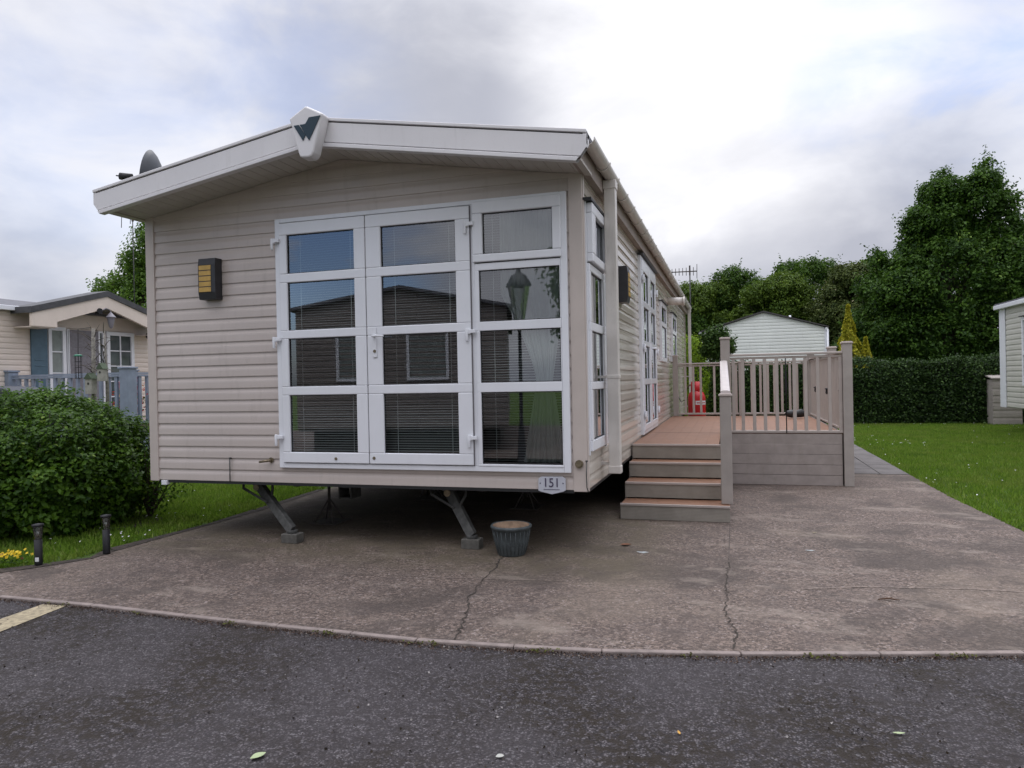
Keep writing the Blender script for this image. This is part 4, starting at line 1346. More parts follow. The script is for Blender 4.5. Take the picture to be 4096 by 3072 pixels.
# litter
def small_leaf(name, x, y, z, rot, l, w_, m, lab, cat='leaf', curl=.3):
    mb = MB(); c, s = math.cos(rot), math.sin(rot)
    n = 6; Lp = []; Rp = []; Mp = []
    for k in range(n + 1):
        t = k / n; ww = w_ * math.sin(math.pi * min(.98, max(.03, t))) ** .8 / 2
        zz = z + .004 + curl * l * (t - .5) ** 2
        f = lambda u, v, h: (x + c * u - s * v, y + s * u + c * v, h)
        Mp.append(f((t - .5) * l, 0, zz)); Lp.append(f((t - .5) * l, ww, zz + ww * .4)); Rp.append(f((t - .5) * l, -ww, zz + ww * .4))
    for k in range(n):
        mb.face([Mp[k], Mp[k + 1], Lp[k + 1], Lp[k]], True); mb.face([Mp[k], Rp[k], Rp[k + 1], Mp[k + 1]], True)
    tag(mb.build(name, m, org=(x, y, z)), lab, cat)
LB = mat('brown_dead_leaf', (.16, .06, .025), .7); LG = mat('pale_green_leaf', (.30, .36, .20), .6); LT = mat('twig_brown', (.09, .05, .03), .9)
small_leaf('fallen_leaf', .247, .483, .013, .3, .10, .06, LB, 'curled brown leaf on the concrete left of the steps')
small_leaf('fallen_leaf', -.679, -3.441, .006, 1.1, .065, .04, LG, 'pale green leaf on the asphalt at the bottom left')
small_leaf('fallen_petal', .262, -3.193, .006, .6, .035, .028, mat('petal_white', (.36, .36, .33), .7), 'crumpled white petal on the asphalt at the bottom centre', 'petal')
small_leaf('fallen_leaf', 1.802, -2.599, .006, .2, .05, .018, LG, 'thin pale leaf on the asphalt at the lower right')
small_leaf('fallen_leaf', .93, -2.82, .006, 1.9, .035, .012, mat('yellow_leaf', (.45, .25, .05), .6), 'tiny yellow leaf on the asphalt below the crack')
small_leaf('fallen_leaf', 1.89, 1.35, .013, .1, .045, .02, mat('dull_leaf', (.25, .22, .12), .6), 'tiny dull leaf on the concrete right of the steps')
mb = MB(); mb.tube([(2.06, -.72, .022), (2.12, -.70, .028), (2.19, -.705, .022)], [.004, .006, .003], 6); mb.tube([(2.12, -.70, .026), (2.15, -.68, .03)], .003, 5)
tag(mb.build('twig', LT, org=(2.12, -.7, .015)), 'short brown twig on the concrete at the right', 'twig')
mb = MB(); c_ = [(.42 + (.045 + .015 * math.sin(3 * a)) * math.cos(a), .262 + (.028 + .008 * math.cos(5 * a)) * math.sin(a)) for a in [2 * math.pi * k / 18 for k in range(18)]]
mb.face([(x, y, .0165) for x, y in c_]); struct(mb.build('stain', mat('pale_stain', (.34, .36, .36), .9, .2, 60)), 'small pale splash on the concrete near the steps')
mb = MB(); c_ = [(1.78 + (.035 + .01 * math.sin(3 * a)) * math.cos(a), .62 + (.016 + .005 * math.cos(5 * a)) * math.sin(a)) for a in [2 * math.pi * k / 18 for k in range(18)]]
mb.face([(x, y, .0165) for x, y in c_]); struct(mb.build('stain', bpy.data.materials['pale_stain']), 'small pale splash on the concrete right of the steps')
# ground debris scattered on the road: tiny stones, moss tufts
n = 5200
px = rng.uniform(-5, 4, n); py = rng.uniform(-4.6, -1.9, n)
keep = rng.random(n) < np.clip(.22 + .9 * (np.sin(px * 1.3 + 2) * np.cos(py * 2.1 + px) > .35), 0, 1)
px, py = px[keep], py[keep]
kx = [k[0] for k in KERB]; ky = [k[1] for k in KERB]
ok = py < np.interp(px, kx, ky) - .02; px, py = px[ok], py[ok]
o = leaves('grit', np.stack([px, py, np.full(len(px), .009)], 1), np.tile([0, 0, 1.], (len(px), 1)), .006 + .010 * rng.random(len(px)), leaf_mat('grit_and_moss', (.03, .022, .014), (.11, .10, .10), (.30, .28, .27), .8, 0), None, wid=.9, fold=.25, jitter=.8)
o['kind'] = 'stuff'; o['label'] = 'loose grit and moss on the asphalt'
kd = rng.integers(2, 14, 5200); fd = rng.random(5200)
K0 = np.array(KERB)[kd]; K1 = np.array(KERB)[kd + 1]
q = K0 + (K1 - K0) * fd[:, None]; q[:, 1] -= .022 + np.abs(rng.normal(size=5200)) * .045 * (.5 + .5 * np.sin(q[:, 0] * 4) ** 2)
o = leaves('kerb_dirt', np.concatenate([q, np.full((5200, 1), .008)], 1), np.tile([0, 0, 1.], (5200, 1)), .006 + .007 * rng.random(5200), leaf_mat('rust_brown_dirt', (.045, .030, .024), (.11, .075, .058), (.22, .20, .18), .9, 0), None, wid=.9, fold=.2, jitter=.7)
o['kind'] = 'stuff'; o['label'] = 'brown dirt and grit gathered against the kerb'
# weeds along the kerb
kk = rng.integers(3, 14, 260); ff = rng.random(260)
wx = np.array([KERB[k][0] + (KERB[k + 1][0] - KERB[k][0]) * f for k, f in zip(kk, ff)]); wy = np.array([KERB[k][1] + (KERB[k + 1][1] - KERB[k][1]) * f for k, f in zip(kk, ff)]) - .045
gsel = (np.sin(wx * 9) > .55)
wx, wy = wx[gsel][::2], wy[gsel][::2]
P = np.stack([wx, wy, np.full(len(wx), .02)], 1); P = np.repeat(P, 5, 0) + rng.normal(size=(len(P) * 5, 3)) * [.02, .01, .006]
o = leaves('moss', P, np.tile([0, -.4, 1.], (len(P), 1)), .018, leaf_mat('kerb_moss', (.05, .045, .015), (.11, .12, .03), None, .8, .1), None, jitter=.5)
o['kind'] = 'stuff'; o['label'] = 'moss and tiny weeds along the kerb'

# ================================================================== LEFT BUSH AND FLOWERS
t = thing('round_bush', (-6.15, .15, 0), 'large round dark green leafy bush left of the caravan', 'bush')
lob = [(-6.20, .12, .64, 1.10, 1.02, .78), (-5.88, .22, .60, .66, .7, .50), (-6.0, -.15, .48, .85, .72, .50), (-6.9, .1, .50, .75, .8, .52)]
P, N, tw = lobes_points(lob, 6800, 11, .035, .04, .86)
N = N + np.array([0, -.15, .25])
sz = .040 + .038 * rng.random(len(P)) * np.clip(1.5 - P[:, 2], .4, 1.3)
leaves('foliage', P, N, sz, L_BUSH, t, wid=.62, fold=.16, jitter=.55, per=11)
mb = MB()
for k in range(46):
    e = Vector(tw[random.randrange(len(tw))]); b = Vector((-6.1 + random.uniform(-.25, .25), .15 + random.uniform(-.2, .2), 0))
    mb.tube([b, b.lerp(e, .5) + Vector((0, 0, .05)), e], [.014, .009, .004], 5)
mb.build('stems', BARK, t)
mb = MB(); mb.face([(-6.1 + 1.15 * math.cos(a) * (1 + .1 * math.sin(3 * a)), .3 + .8 * math.sin(a), .014) for a in [2 * math.pi * k / 24 for k in range(24)]])
struct(mb.build('flower_bed', SOIL), 'dark soil under the round bush')
# low sprawling twigs to the right of the bush
t = thing('sprawling_shrub', (-5.15, .75, 0), 'straggly low twigs with small leaves right of the round bush', 'shrub')
P, N, tw = lobes_points([(-5.2, .75, .52, .42, .35, .40), (-5.35, .7, .8, .3, .3, .3), (-4.9, .8, .62, .25, .2, .12)], 260, 6, .05, .12, .3)
leaves('foliage', P, N, .05, L_BUSH, t)
mb = MB()
for k in range(24):
    e = Vector(tw[random.randrange(len(tw))]); mb.tube([(-5.25, .75, 0), Vector((-5.25, .75, 0)).lerp(e, .5) + Vector((0, 0, .1)), e], [.010, .006, .003], 5)
mb.build('stems', BARK, t)
for k, (x, y, lab) in enumerate(((-4.70, -1.33, 'yellow pansies nearest the sticker garden light'), (-4.92, -1.40, 'yellow pansies at the left edge of the soil border'))):
    t = thing('pansy_plant', (x, y, 0), lab, 'flowers', 'yellow pansies in the soil border')
    n = 70
    P = np.array([x, y, .0]) + rng.normal(size=(n, 3)) * [.07, .06, .02] + [0, 0, .06]
    leaves('foliage', P, np.tile([0, -.2, 1.], (n, 1)), .035, L_BUSH, t)
    n = 42
    P = np.array([x, y, .0]) + rng.normal(size=(n, 3)) * [.075, .055, .018] + [0, 0, .115]
    leaves('blooms', P, np.tile([0, -.9, .7], (n, 1)), .030, L_PANSY, t, wid=1., fold=.05, jitter=.4)['kind'] = 'stuff'

# ================================================================== NEIGHBOUR ON THE LEFT
NX = -13.2
def TN(y, z, d): return (NX + d, y, z)
nb = thing('neighbour_caravan', (NX - 2.2, 6., 0), 'beige neighbouring caravan with gabled porch and blue shutters at the left', 'static caravan')
NH = [(6.20, 8.60, .8, 2.90)]
mb = MB(); siding(mb, TN, -4., 14.2, .55, 3.2, .115, NH); mb.build('side_wall', SIDING_N, nb)
mb = MB(); mb.box(NX - 4.4, NX - .02, -4.0, 14.2, .5, 3.2); mb.build('body', SIDING_N, nb)
mb = MB(); mb.prism([(NX + .12, 3.235), (NX + .12, 3.275), (NX - 2.2, 3.70), (NX - 4.55, 3.275), (NX - 4.55, 3.235)], -4.2, 14.4, lambda u, v, d: (u, d, v)); mb.build('roof', SLATE, nb)
mb = MB(); mb.box(NX + .03, NX + .15, -4.2, 5.52, 3.17, 3.27); mb.box(NX + .03, NX + .15, 9.2, 14.4, 3.17, 3.27); mb.build('gutter', UPVC, nb, bevel=.01)
gy0, gya, gy1, gz0, gza = 5.42, 7.28, 9.14, 3.24, 3.77
TG = lambda u, v, d: (NX + d, u, v)
# projecting gable: outer bargeboard (dark), clad face with an open lower triangle, recessed wall
mb = MB()
mb.prism([(gy0 - .06, gz0), (gya, gza), (gy1 + .06, gz0), (gy1 + .06, gz0 - .13), (gya, gza - .13), (gy0 - .06, gz0 - .13)], .02, .60, TG)
mb.build('porch_roof', mat('porch_roof_dark', (.055, .055, .06), .6, .2, 8), nb)
mb = MB()
mb.prism([(gy0 - .03, gz0 - .132), (gya, gza - .132), (gya, gza - .40), (gy0 + .55, gz0 - .28), (gy0 + .55, gz0 - .40), (gy0 - .03, gz0 - .40)], .50, .57, TG)
mb.prism([(gya, gza - .132), (gy1 + .03, gz0 - .132), (gy1 + .03, gz0 - .40), (gy1 - .55, gz0 - .40), (gy1 - .55, gz0 - .28), (gya, gza - .40)], .50, .57, TG)
mb.build('porch_gable', SIDING_N, nb)
mb = MB(); siding(mb, TN, gy0 + .1, gy1 - .1, 2.92, gza, .115)
mb.build('gable_wall', SIDING_N, nb, cuts=[((0, gya, gza - .14), (0, .285, 1)), ((0, gya, gza - .14), (0, -.285, 1))])
for a, b in ((gy0, gy0 + .52), (gy1 - .52, gy1)):
    mb = MB(); mb.box(NX + .02, NX + .55, a, b, gz0 - .42, gz0 - .401); mb.build('porch_soffit', SIDING_N, nb)
# windows of the neighbour
def simple_window(T, u0, u1, z0, z1, parent, nu=1, nz=3, fr=.06, frame_m=None, glass_m=None, d=.03, name='window'):
    mb = MB(); frame_m = frame_m or UPVC
    bb = lambda a, b, c, e, d0, d1: mb.box(a, b, d0, d1, c, e, T=lambda x, y, zz: T(x, zz, y))
    bb(u0, u0 + fr, z0, z1, 0, d + .02); bb(u1 - fr, u1, z0, z1, 0, d + .02); bb(u0 + fr, u1 - fr, z0, z0 + fr, 0, d + .02); bb(u0 + fr, u1 - fr, z1 - fr, z1, 0, d + .02)
    for k in range(1, nz):
        z = z0 + fr + (z1 - z0 - 2 * fr) * k / nz; bb(u0 + fr, u1 - fr, z - .013, z + .013, .012, d + .008)
    for k in range(1, nu):
        u = u0 + fr + (u1 - u0 - 2 * fr) * k / nu; bb(u - .013, u + .013, z0 + fr, z1 - fr, .011, d + .006)
    o = mb.build(name, frame_m, parent)
    mb = MB(); mb.face([T(u0 + fr, z0 + fr, .010), T(u1 - fr, z0 + fr, .010), T(u1 - fr, z1 - fr, .010), T(u0 + fr, z1 - fr, .010)])
    mb.build('glass_pane', glass_m or GLASSD, o)
    return o
GLASSD = mat('dark_reflective_glass', (.055, .07, .07), .05, .3, 3, spec=1.)
GLASSL = mat('curtained_glass', (.22, .25, .24), .12, .15, 6, spec=1.)
simple_window(TN, 6.20, 6.63, .85, 2.90, nb, 1, 4, .08, glass_m=GLASSL, name='door_window')
simple_window(TN, 6.66, 6.72, .85, 2.87, nb, 1, 1, .02)
mb = MB(); mb.box(NX + .0, NX + .04, 6.73, 7.50, .8, 2.86); o = mb.build('open_doorway_curtain', mat('grey_door_curtain', (.20, .19, .21), .8, .15, 12), nb)
simple_window(TN, 7.50, 7.66, .85, 2.87, nb, 1, 1, .04)
simple_window(TN, 7.74, 8.56, .85, 2.88, nb, 2, 5, .09, glass_m=GLASSD, name='door_window')
mb = MB(); mb.box(NX + .015, NX + .05, 5.79, 6.17, 1.3, 2.87)
for k in range(2): mb.box(NX + .05, NX + .058, 5.86, 6.10, 2.02 + .12 * k, 2.04 + .12 * k)
mb.build('shutter', SHUT, nb, bevel=.004)
mb = MB(); mb.tube([TG(7.05, 3.28, .60), TG(7.05, 3.28, .52)], .07, 14); mb.build('lamp_mount', PLASTICB, nb)
mb = MB(); c_ = TG(7.28, 3.05, .66)
mb.lathe([(.002, .26), (.012, .22), (.03, .20), (.10, .12), (.115, .10), (.09, .09), (.002, .09)], c_, 8); mb.lathe([(.085, .09), (.05, -.10), (.03, -.14), (.002, -.16)], c_, 8)
mb.tube([TG(7.28, 3.31, .66), TG(7.2, 3.36, .6), TG(7.1, 3.3, .6)], .012, 6)
mb.build('porch_lantern', mat('lantern_pale_metal', (.22, .21, .24), .5), nb)
for k in range(2):
    mb = MB(); mb.tube([TG(8.95 - .1 * k, 2.86, .2), TG(8.80 - .1 * k, 2.80, .36)], [.05, .065], 12); mb.build('spotlight', PLASTICB, nb)
mb = MB(); mb.box(NX - 4.3, NX - .1, -3.9, 14.1, .05, .5); mb.build('skirt', BRICKY, nb)

# veranda of the neighbour
vr = thing('neighbour_veranda', (-11.6, 7.4, 0), 'blue-grey veranda railing in front of the neighbouring caravan', 'veranda')
fy, fxc = 5.32, -10.11
def vpost(x, y, z1=1.92, w_=.22):
    p = MB().box(x - w_ / 2, x + w_ / 2, y - w_ / 2, y + w_ / 2, 0, z1 - .035).build('post', BLUEG, vr, bevel=.01)
    MB().box(x - w_ / 2 - .02, x + w_ / 2 + .02, y - w_ / 2 - .02, y + w_ / 2 + .02, z1 - .0345, z1).build('post_cap', BLUEG, p, bevel=.006)
for x in (-13.19, -11.65, fxc): vpost(x, fy + (0 if x != -11.65 else 1.6), 1.92)
vpost(fxc, 8.2); vpost(fxc, 11.)
for x0, x1 in ((-13.08, fxc - .11),):
    for z, h in ((1.80, .04), (1.755, .04), (.83, .05)): MB().box(x0, x1, fy - .035, fy + .035, z - h / 2 + .0, z + h / 2 - .001).build('rail', BLUEG, vr)
for y0, y1 in ((fy + .11, 8.09), (8.31, 10.89)):
    for z, h in ((1.80, .04), (1.755, .04), (.83, .05)): MB().box(fxc - .035, fxc + .035, y0, y1, z - h / 2 + .0, z + h / 2 - .001).build('rail', BLUEG, vr)
x = -12.93
while x < fxc - .15:
    MB().box(x - .033, x + .033, fy - .022, fy + .022, .8555, 1.7345).build('baluster', BLUEG, vr); x += .195
y = fy + .28
while y < 10.8:
    if abs(y - 8.2) > .15: MB().box(fxc - .022, fxc + .022, y - .033, y + .033, .8555, 1.7345).build('baluster', BLUEG, vr)
    y += .195
MB().box(NX + .02, fxc, fy + .04, 11., .72, .80).build('veranda_floor', BRICKY, vr)
for k in range(4): MB().box(fxc - .02, fxc + .0, fy + .12, 10.9, .05 + k * .17, .05 + k * .17 + .165).build('skirting_board', BLUEG, vr)
MB().box(NX + .02, fxc - .12, fy - .02, fy + .0, .05, .72).build('skirting_board', BLUEG, vr)
# flowers beside the veranda corner
def flower_tub(x, y, z, lab, hh=.9):
    t = thing('flower_basket', (x, y, z), lab, 'flowers', 'red flowers beside the grey veranda')
    P, N, tw = lobes_points([(x, y, z + hh * .5, .22, .22, hh * .55)], 60, 7, .05, z, .6)
    leaves('foliage', P, N, .06, L_BUSH, t)
    P, N, tw = lobes_points([(x, y, z + hh * .5, .24, .24, hh * .56)], 90, 5, .045, z, .85)
    leaves('blooms', P, N, .05, L_RED, t, wid=.9)['kind'] = 'stuff'
    MB().tube([(x, y, z), (x, y, z + hh)], .02, 6).build('stem', PLASTICB, t)
flower_tub(-9.85, 6.0, .62, 'tall red flowers just right of the veranda corner post', 1.1)
flower_tub(-10.55, 5.75, .80, 'red flowers behind the veranda railing left of the corner post', .85)
# bare sapling with bird boxes and feeder
t = thing('bare_sapling', (-9.9, 4.34, 0), 'thin bare sapling in front of the neighbouring veranda', 'sapling')
mb = MB(); mb.tube([(-9.9, 4.34, 0), (-9.91, 4.34, 1.3), (-9.89, 4.34, 2.6)], [.05, .04, .03], 8)
mb.tube([(-9.66, 4.4, 0), (-9.66, 4.4, 1.6), (-9.70, 4.4, 2.55)], [.035, .03, .012], 7)
mb.build('trunk', mat('pale_bark', (.16, .15, .13), .9, .4, 20), t)
mb = MB()
for k in range(34):
    z = random.uniform(1.7, 2.55); a = random.uniform(0, 6.28); l = random.uniform(.15, .5)
    p = Vector((random.choice((-9.9, -9.68)), 4.36, z)); e = p + Vector((math.cos(a) * l, math.sin(a) * l * .6, random.uniform(-.1, .28)))
    mb.tube([p, p.lerp(e, .5) + Vector((0, 0, .05)), e], [.008, .005, .002], 5)
mb.build('branches', BARK, t)
def bird_box(x, y, z, lab, w_=.11, h=.36):
    t = thing('bird_box', (x, y, z - h / 2), lab, 'bird box', 'bird boxes on the sapling')
    MB().box(x - w_, x + w_, y - w_ * .8, y + w_ * .8, z - h / 2, z + h / 2).build('box', mat('bird_box_grey', (.30, .29, .26), .8, .15, 14) if 'bird_box_grey' not in bpy.data.materials else bpy.data.materials['bird_box_grey'], t, bevel=.004)
    MB().prism([(x - w_ * 1.25, z + h / 2 + .001), (x + w_ * 1.25, z + h / 2 + .001), (x, z + h / 2 + .11)], y - w_, y + w_, lambda u, v, d: (u, d, v)).build('roof', mat('bird_box_roof', (.06, .085, .05), .8) if 'bird_box_roof' not in bpy.data.materials else bpy.data.materials['bird_box_roof'], t)
    MB().tube([(x, y - w_ * .8 - .004, z + .05), (x, y - w_ * .8 + .01, z + .05)], .022, 12).build('hole', RUBBER, t)
bird_box(-9.86, 4.24, 1.55, 'pale bird box with pointed roof, lower left one on the sapling', .075, .27)
bird_box(-9.64, 4.28, 1.75, 'pale bird box with green roof, upper right one on the sapling', .065, .22)
t = thing('bird_feeder', (-10.165, 4.26, 1.68), 'green-topped wire bird feeder hanging left of the sapling', 'bird feeder')
mb = MB()
for k in range(8):
    a = 2 * math.pi * k / 8; mb.tube([(-10.165 + .055 * math.cos(a), 4.26 + .055 * math.sin(a), 1.7), (-10.165 + .055 * math.cos(a), 4.26 + .055 * math.sin(a), 2.1)], .004, 4)
for z in (1.7, 1.8, 1.9, 2.0): mb.lathe([(.052, 0), (.06, .004), (.052, .008)], (-10.165, 4.26, z), 12)
mb.build('cage', PLASTICB, t)
MB().lathe([(.001, .04), (.05, .035), (.085, 0), (.001, 0)], (-10.165, 4.26, 2.1), 14).build('lid', mat('feeder_green', (.015, .16, .09), .4), t)
MB().tube([(-10.165, 4.26, 2.13), (-10.165, 4.27, 2.6), (-9.95, 4.34, 2.62)], .006, 5).build('hook', PLASTICB, t)
# covered barbecue at the left edge
t = thing('covered_barbecue', (-11.2, 4.0, 0), 'dark covered barbecue behind the bush at the left edge', 'barbecue')
mb = MB(); mb.prism([(-12.0, .6), (-10.95, .6), (-10.82, 1.05), (-10.9, 1.45), (-11.3, 1.56), (-12.0, 1.60)], 3.7, 4.4, lambda u, v, d: (u, d, v)); mb.build('cover', mat('cover_fabric', (.035, .04, .055), .6, .2, 6), t, bevel=.05)
mb = MB()
for x in (-11.9, -11.05):
    for y in (3.8, 4.3): mb.tube([(x, y, 0), (x, y, .6)], .02, 8)
mb.build('legs', PLASTICB, t)
aerial('thin television aerial on the neighbouring caravan behind the roof corner', (-13.6, 9.05, 3.3), 2.75, 1.0, 6, R(40), el=.2, mr=.012)
# back trees on the left
tree('leafy_tree', (-23.6, 18.2, 0), [(-21.6, 18.4, 4.4, 2.2, 2.2, 2.2), (-21.2, 18.6, 6.6, 1.4, 1.5, 1.7), (-21.7, 18.6, 8.0, .55, .7, .7), (-23.2, 18, 5.4, .75, .9, .6), (-22.5, 18.2, 6.6, .5, .6, .5), (-23.6, 18, 4.5, .6, .6, .45), (-19.8, 19, 6.2, 1.8, 2., 2.4)], 'tall leafy tree behind the neighbouring caravan at the left', L_SYC2, 1900, 28, .14, .17, .25, 'trees around the caravan park', zmin=2.0)

# ================================================================== RIGHT AND BACKGROUND
# white caravan end behind the hedge
wc = thing('white_caravan', (2.3, 24, 0), 'pale white caravan gable end beyond the hedge', 'static caravan')
y0 = 21.
TW = lambda x, z, d: (x, y0 - d, z)
xa_, xb_, xm_, zt_ = .24, 4.30, 2.32, 3.12
mb = MB(); siding(mb, TW, xa_, xb_, .5, 3.85, .115)
mb.build('gable_wall', SIDING_W, wc, cuts=[((xm_, 0, 3.73), (.30, 0, 1)), ((xm_, 0, 3.73), (-.305, 0, 1))])
mb = MB(); mb.box(xa_, xb_, y0 + .02, y0 + 10, .5, 3.1); mb.build('body', SIDING_W, wc)
mb = MB(); mb.prism([(xa_ - .14, 3.10), (xm_, 3.735), (xb_ + .14, 3.12), (xb_ + .14, 3.16), (xm_, 3.79), (xa_ - .14, 3.14)], y0 - .1, y0 + 10.2, TY)
mb.build('roof', mat('dark_verge', (.05, .045, .045), .6), wc)
mb = MB()
for x in (xa_ - .1, xb_ + .07): mb.tube([(x, y0 - .08, 3.08), (x, y0 + 10, 3.08)], .05, 10)
mb.build('gutter', UPVC, wc)
for x in (xa_ - .03, xb_ + .0): MB().box(x, x + .07, y0 - .03, y0 - .002, .5, 3.08).build('corner_post', UPVC, wc)
MB().tube([(xb_ + .10, y0 - .05, .4), (xb_ + .10, y0 - .05, 3.05)], .035, 8).build('downpipe', UPVC, wc)
MB().tube([(3.35, 23, 3.4), (3.35, 23, 3.75)], .04, 8).build('roof_vent', UPVC, wc)

# hedge
hd = thing('clipped_hedge', (4.7, 18.1, 0), 'long dark green clipped hedge across the back of the plot', 'hedge')
n = 60000
u = rng.uniform(-1.5, 12.5, n); fsel = rng.random(n)
hy = np.where(fsel < .72, 17.5 + rng.normal(size=n) * .07 + .10 * np.sin(u * 2.1) + .05 * np.sin(u * 7), rng.uniform(17.5, 18.6, n))
hz = np.where(fsel < .72, rng.uniform(.03, 1.82, n), 1.80 + rng.normal(size=n) * .05 + .12 * rng.random(n) ** 9) + np.where(fsel < .72, 0, .06 * np.sin(u * 1.7) + .04 * np.sin(u * 5.3))
hy = hy + np.where(fsel < .72, np.maximum(0, hz - 1.5) * .35, 0)
N = np.where((fsel < .72)[:, None], np.array([0, -.9, .5]), np.array([0, -.2, 1.]))
leaves('foliage', np.stack([u, hy, hz], 1), N, (.052 + .035 * rng.random(n)), L_HEDGE, hd, wid=.7, jitter=.7)
mb = MB(); mb.box(-1.5, 12.5, 17.75, 18.5, .02, 1.66); mb.build('branches', mat('hedge_core', (.012, .018, .008), .95), hd)

# golden conifers
def conifer(x, y, h, r_, lab, n):
    t = thing('golden_conifer', (x, y, 0), lab, 'conifer', 'golden conifers behind the deck')
    z = rng.random(n) ** .85 * h; a = rng.random(n) * 2 * math.pi
    prof = r_ * np.clip(1.0 - (z / h) ** 1.3, .05, 1) * (1 + .22 * np.sin(a * 5 + z * 3) + .15 * np.sin(z * 11 + a * 2)) * (.75 + .3 * rng.random(n))
    P = np.stack([x + prof * np.cos(a), y + prof * np.sin(a), z + .05], 1)
    N = np.stack([np.cos(a), np.sin(a), np.full(n, .5)], 1)
    leaves('foliage', P, N, .085 + .06 * rng.random(n), L_YEW, t, wid=.4, jitter=.45)
    MB().tube([(x, y, 0), (x, y, h * .95)], [.06, .01], 7).build('trunk', BARK, t)
conifer(4.86, 19.6, 3.68, .60, 'tall golden conifer just right of the white caravan', 8500)
conifer(5.38, 19.7, 2.62, .50, 'shorter golden conifer beside the tall one', 5000)
# climber on an arch, lime shrub
t = thing('climbing_plant', (.85, 10.8, 0), 'dark green climbing plant rising behind the back railing of the deck', 'climber')
P, N, tw = lobes_points([(.85, 10.8, 2.38, .30, .2, .22), (1.05, 10.8, 2.2, .22, .2, .22), (.75, 10.8, 2.2, .2, .2, .3), (.93, 10.8, 1.5, .22, .18, .75), (.9, 10.8, .7, .2, .18, .6)], 900, 9, .045, .05, .4)
leaves('foliage', P, N, .06 + .03 * rng.random(len(P)), leaf_mat('climber_leaf', (.02, .05, .01), (.07, .13, .025), None, .5, .2), t)
mb = MB()
for k in range(9): mb.tube([(.85 + random.uniform(-.08, .08), 10.8, 0), (.88 + random.uniform(-.1, .1), 10.8, 1.3), tuple(tw[random.randrange(len(tw))])], [.015, .01, .004], 5)
mb.build('stems', BARK, t)
tree('lime_shrub', (.18, 14.9, 0), [(.18, 14.9, 2.2, .33, .3, .45), (.25, 14.9, 1.5, .38, .3, .6), (.1, 14.9, .9, .35, .3, .7)], 'bright lime green shrub behind the red gas bottle', L_LIME, 420, 11, .07, .06, .03, None, cat='shrub', limbs=6)

# big tree at the right
syc = [(8.9, 22.9, 4.5, 2.5, 2.4, 2.3), (6.9, 22.4, 4.2, 1.05, 1.4, 1.3), (6.5, 22.4, 3.0, .95, 1.3, 1.1), (11.1, 23, 5.0, 1.6, 2, 2.0), (8.2, 22.6, 6.9, .62, .9, 1.35), (9.6, 22.7, 7.2, .68, .9, 1.35), (10.15, 22.8, 6.3, .55, 1., 1.2), (8.9, 22.9, 6.3, .8, .9, .9),
       (7.55, 22.4, 6.2, .36, .5, 1.0), (7.25, 22.3, 5.7, .35, .5, .6), (8.4, 22.5, 8.05, .26, .35, .50), (9.75, 22.6, 8.35, .25, .3, .50), (7.72, 22.4, 7.6, .13, .2, .5), (7.45, 22.3, 6.95, .13, .2, .3), (9.1, 22.5, 7.6, .16, .2, .35), (10.05, 22.6, 8.1, .14, .2, .3),
       (6.25, 22.2, 5.45, .30, .35, .35), (6.05, 22.2, 5.7, .12, .2, .2), (7.1, 22.2, 6.6, .14, .2, .25), (8.0, 22, 2.7, 1.8, 1.3, 1.1), (10, 22, 2.8, 1.6, 1.3, 1.1)]
syc = [(a, b, c, d * .9, e * .9, f * .9) for a, b, c, d, e, f in syc]
for k in range(60):
    a, b, c, d, e, f = syc[k % 6 if k % 3 else 0]
    th, el = random.uniform(math.pi * .95, 2.05 * math.pi), random.uniform(-.7, 1.1); q_ = random.uniform(.3, .55)
    syc.append((a + math.cos(th) * math.cos(el) * d * .98, b + math.sin(th) * math.cos(el) * e * .98, c + math.sin(el) * f * .92, q_, q_, q_ * .6))
tree('large_sycamore', (8.9, 23., 0), syc, 'huge dark green sycamore towering behind the hedge at the right', L_SYC, 5600, 20, .125, .115, .32, 'trees around the caravan park', zmin=1.9, limbs=18, sprigs=520)
# wooded slope: each crown of its own
wood = [  # px-independent world places: x, y, top z, radius, material, label
    (-2.0, 37, 6.1, 2.0, L_WOOD, 'dark round tree just right of the aerial mast'),
    (-.2, 38, 7.1, 1.9, L_WOOD2, 'yellowish tree above the left roof slope of the white caravan'),
    (1.8, 39, 7.9, 2.2, L_WOOD, 'dark tree above the ridge of the white caravan'),
    (3.5, 36.5, 7.0, 1.9, L_WOOD2, 'yellowish tree in the middle of the wooded row'),
    (5.3, 39, 8.35, 2.5, L_WOOD, 'tallest dark tree of the wooded row'),
    (7.3, 34.5, 7.0, 1.7, L_BLOS, 'tree with pale blossom behind the golden conifers'),
    (8.6, 38, 7.6, 2.2, L_WOOD2, 'yellow-green tree left of the huge sycamore'),
    (12.3, 40, 9.2, 3.4, L_WOOD, 'dark tree behind the huge sycamore'),
    (17.5, 36, 9.4, 3.4, L_WOOD, 'tall tree at the right edge behind the sycamore')]
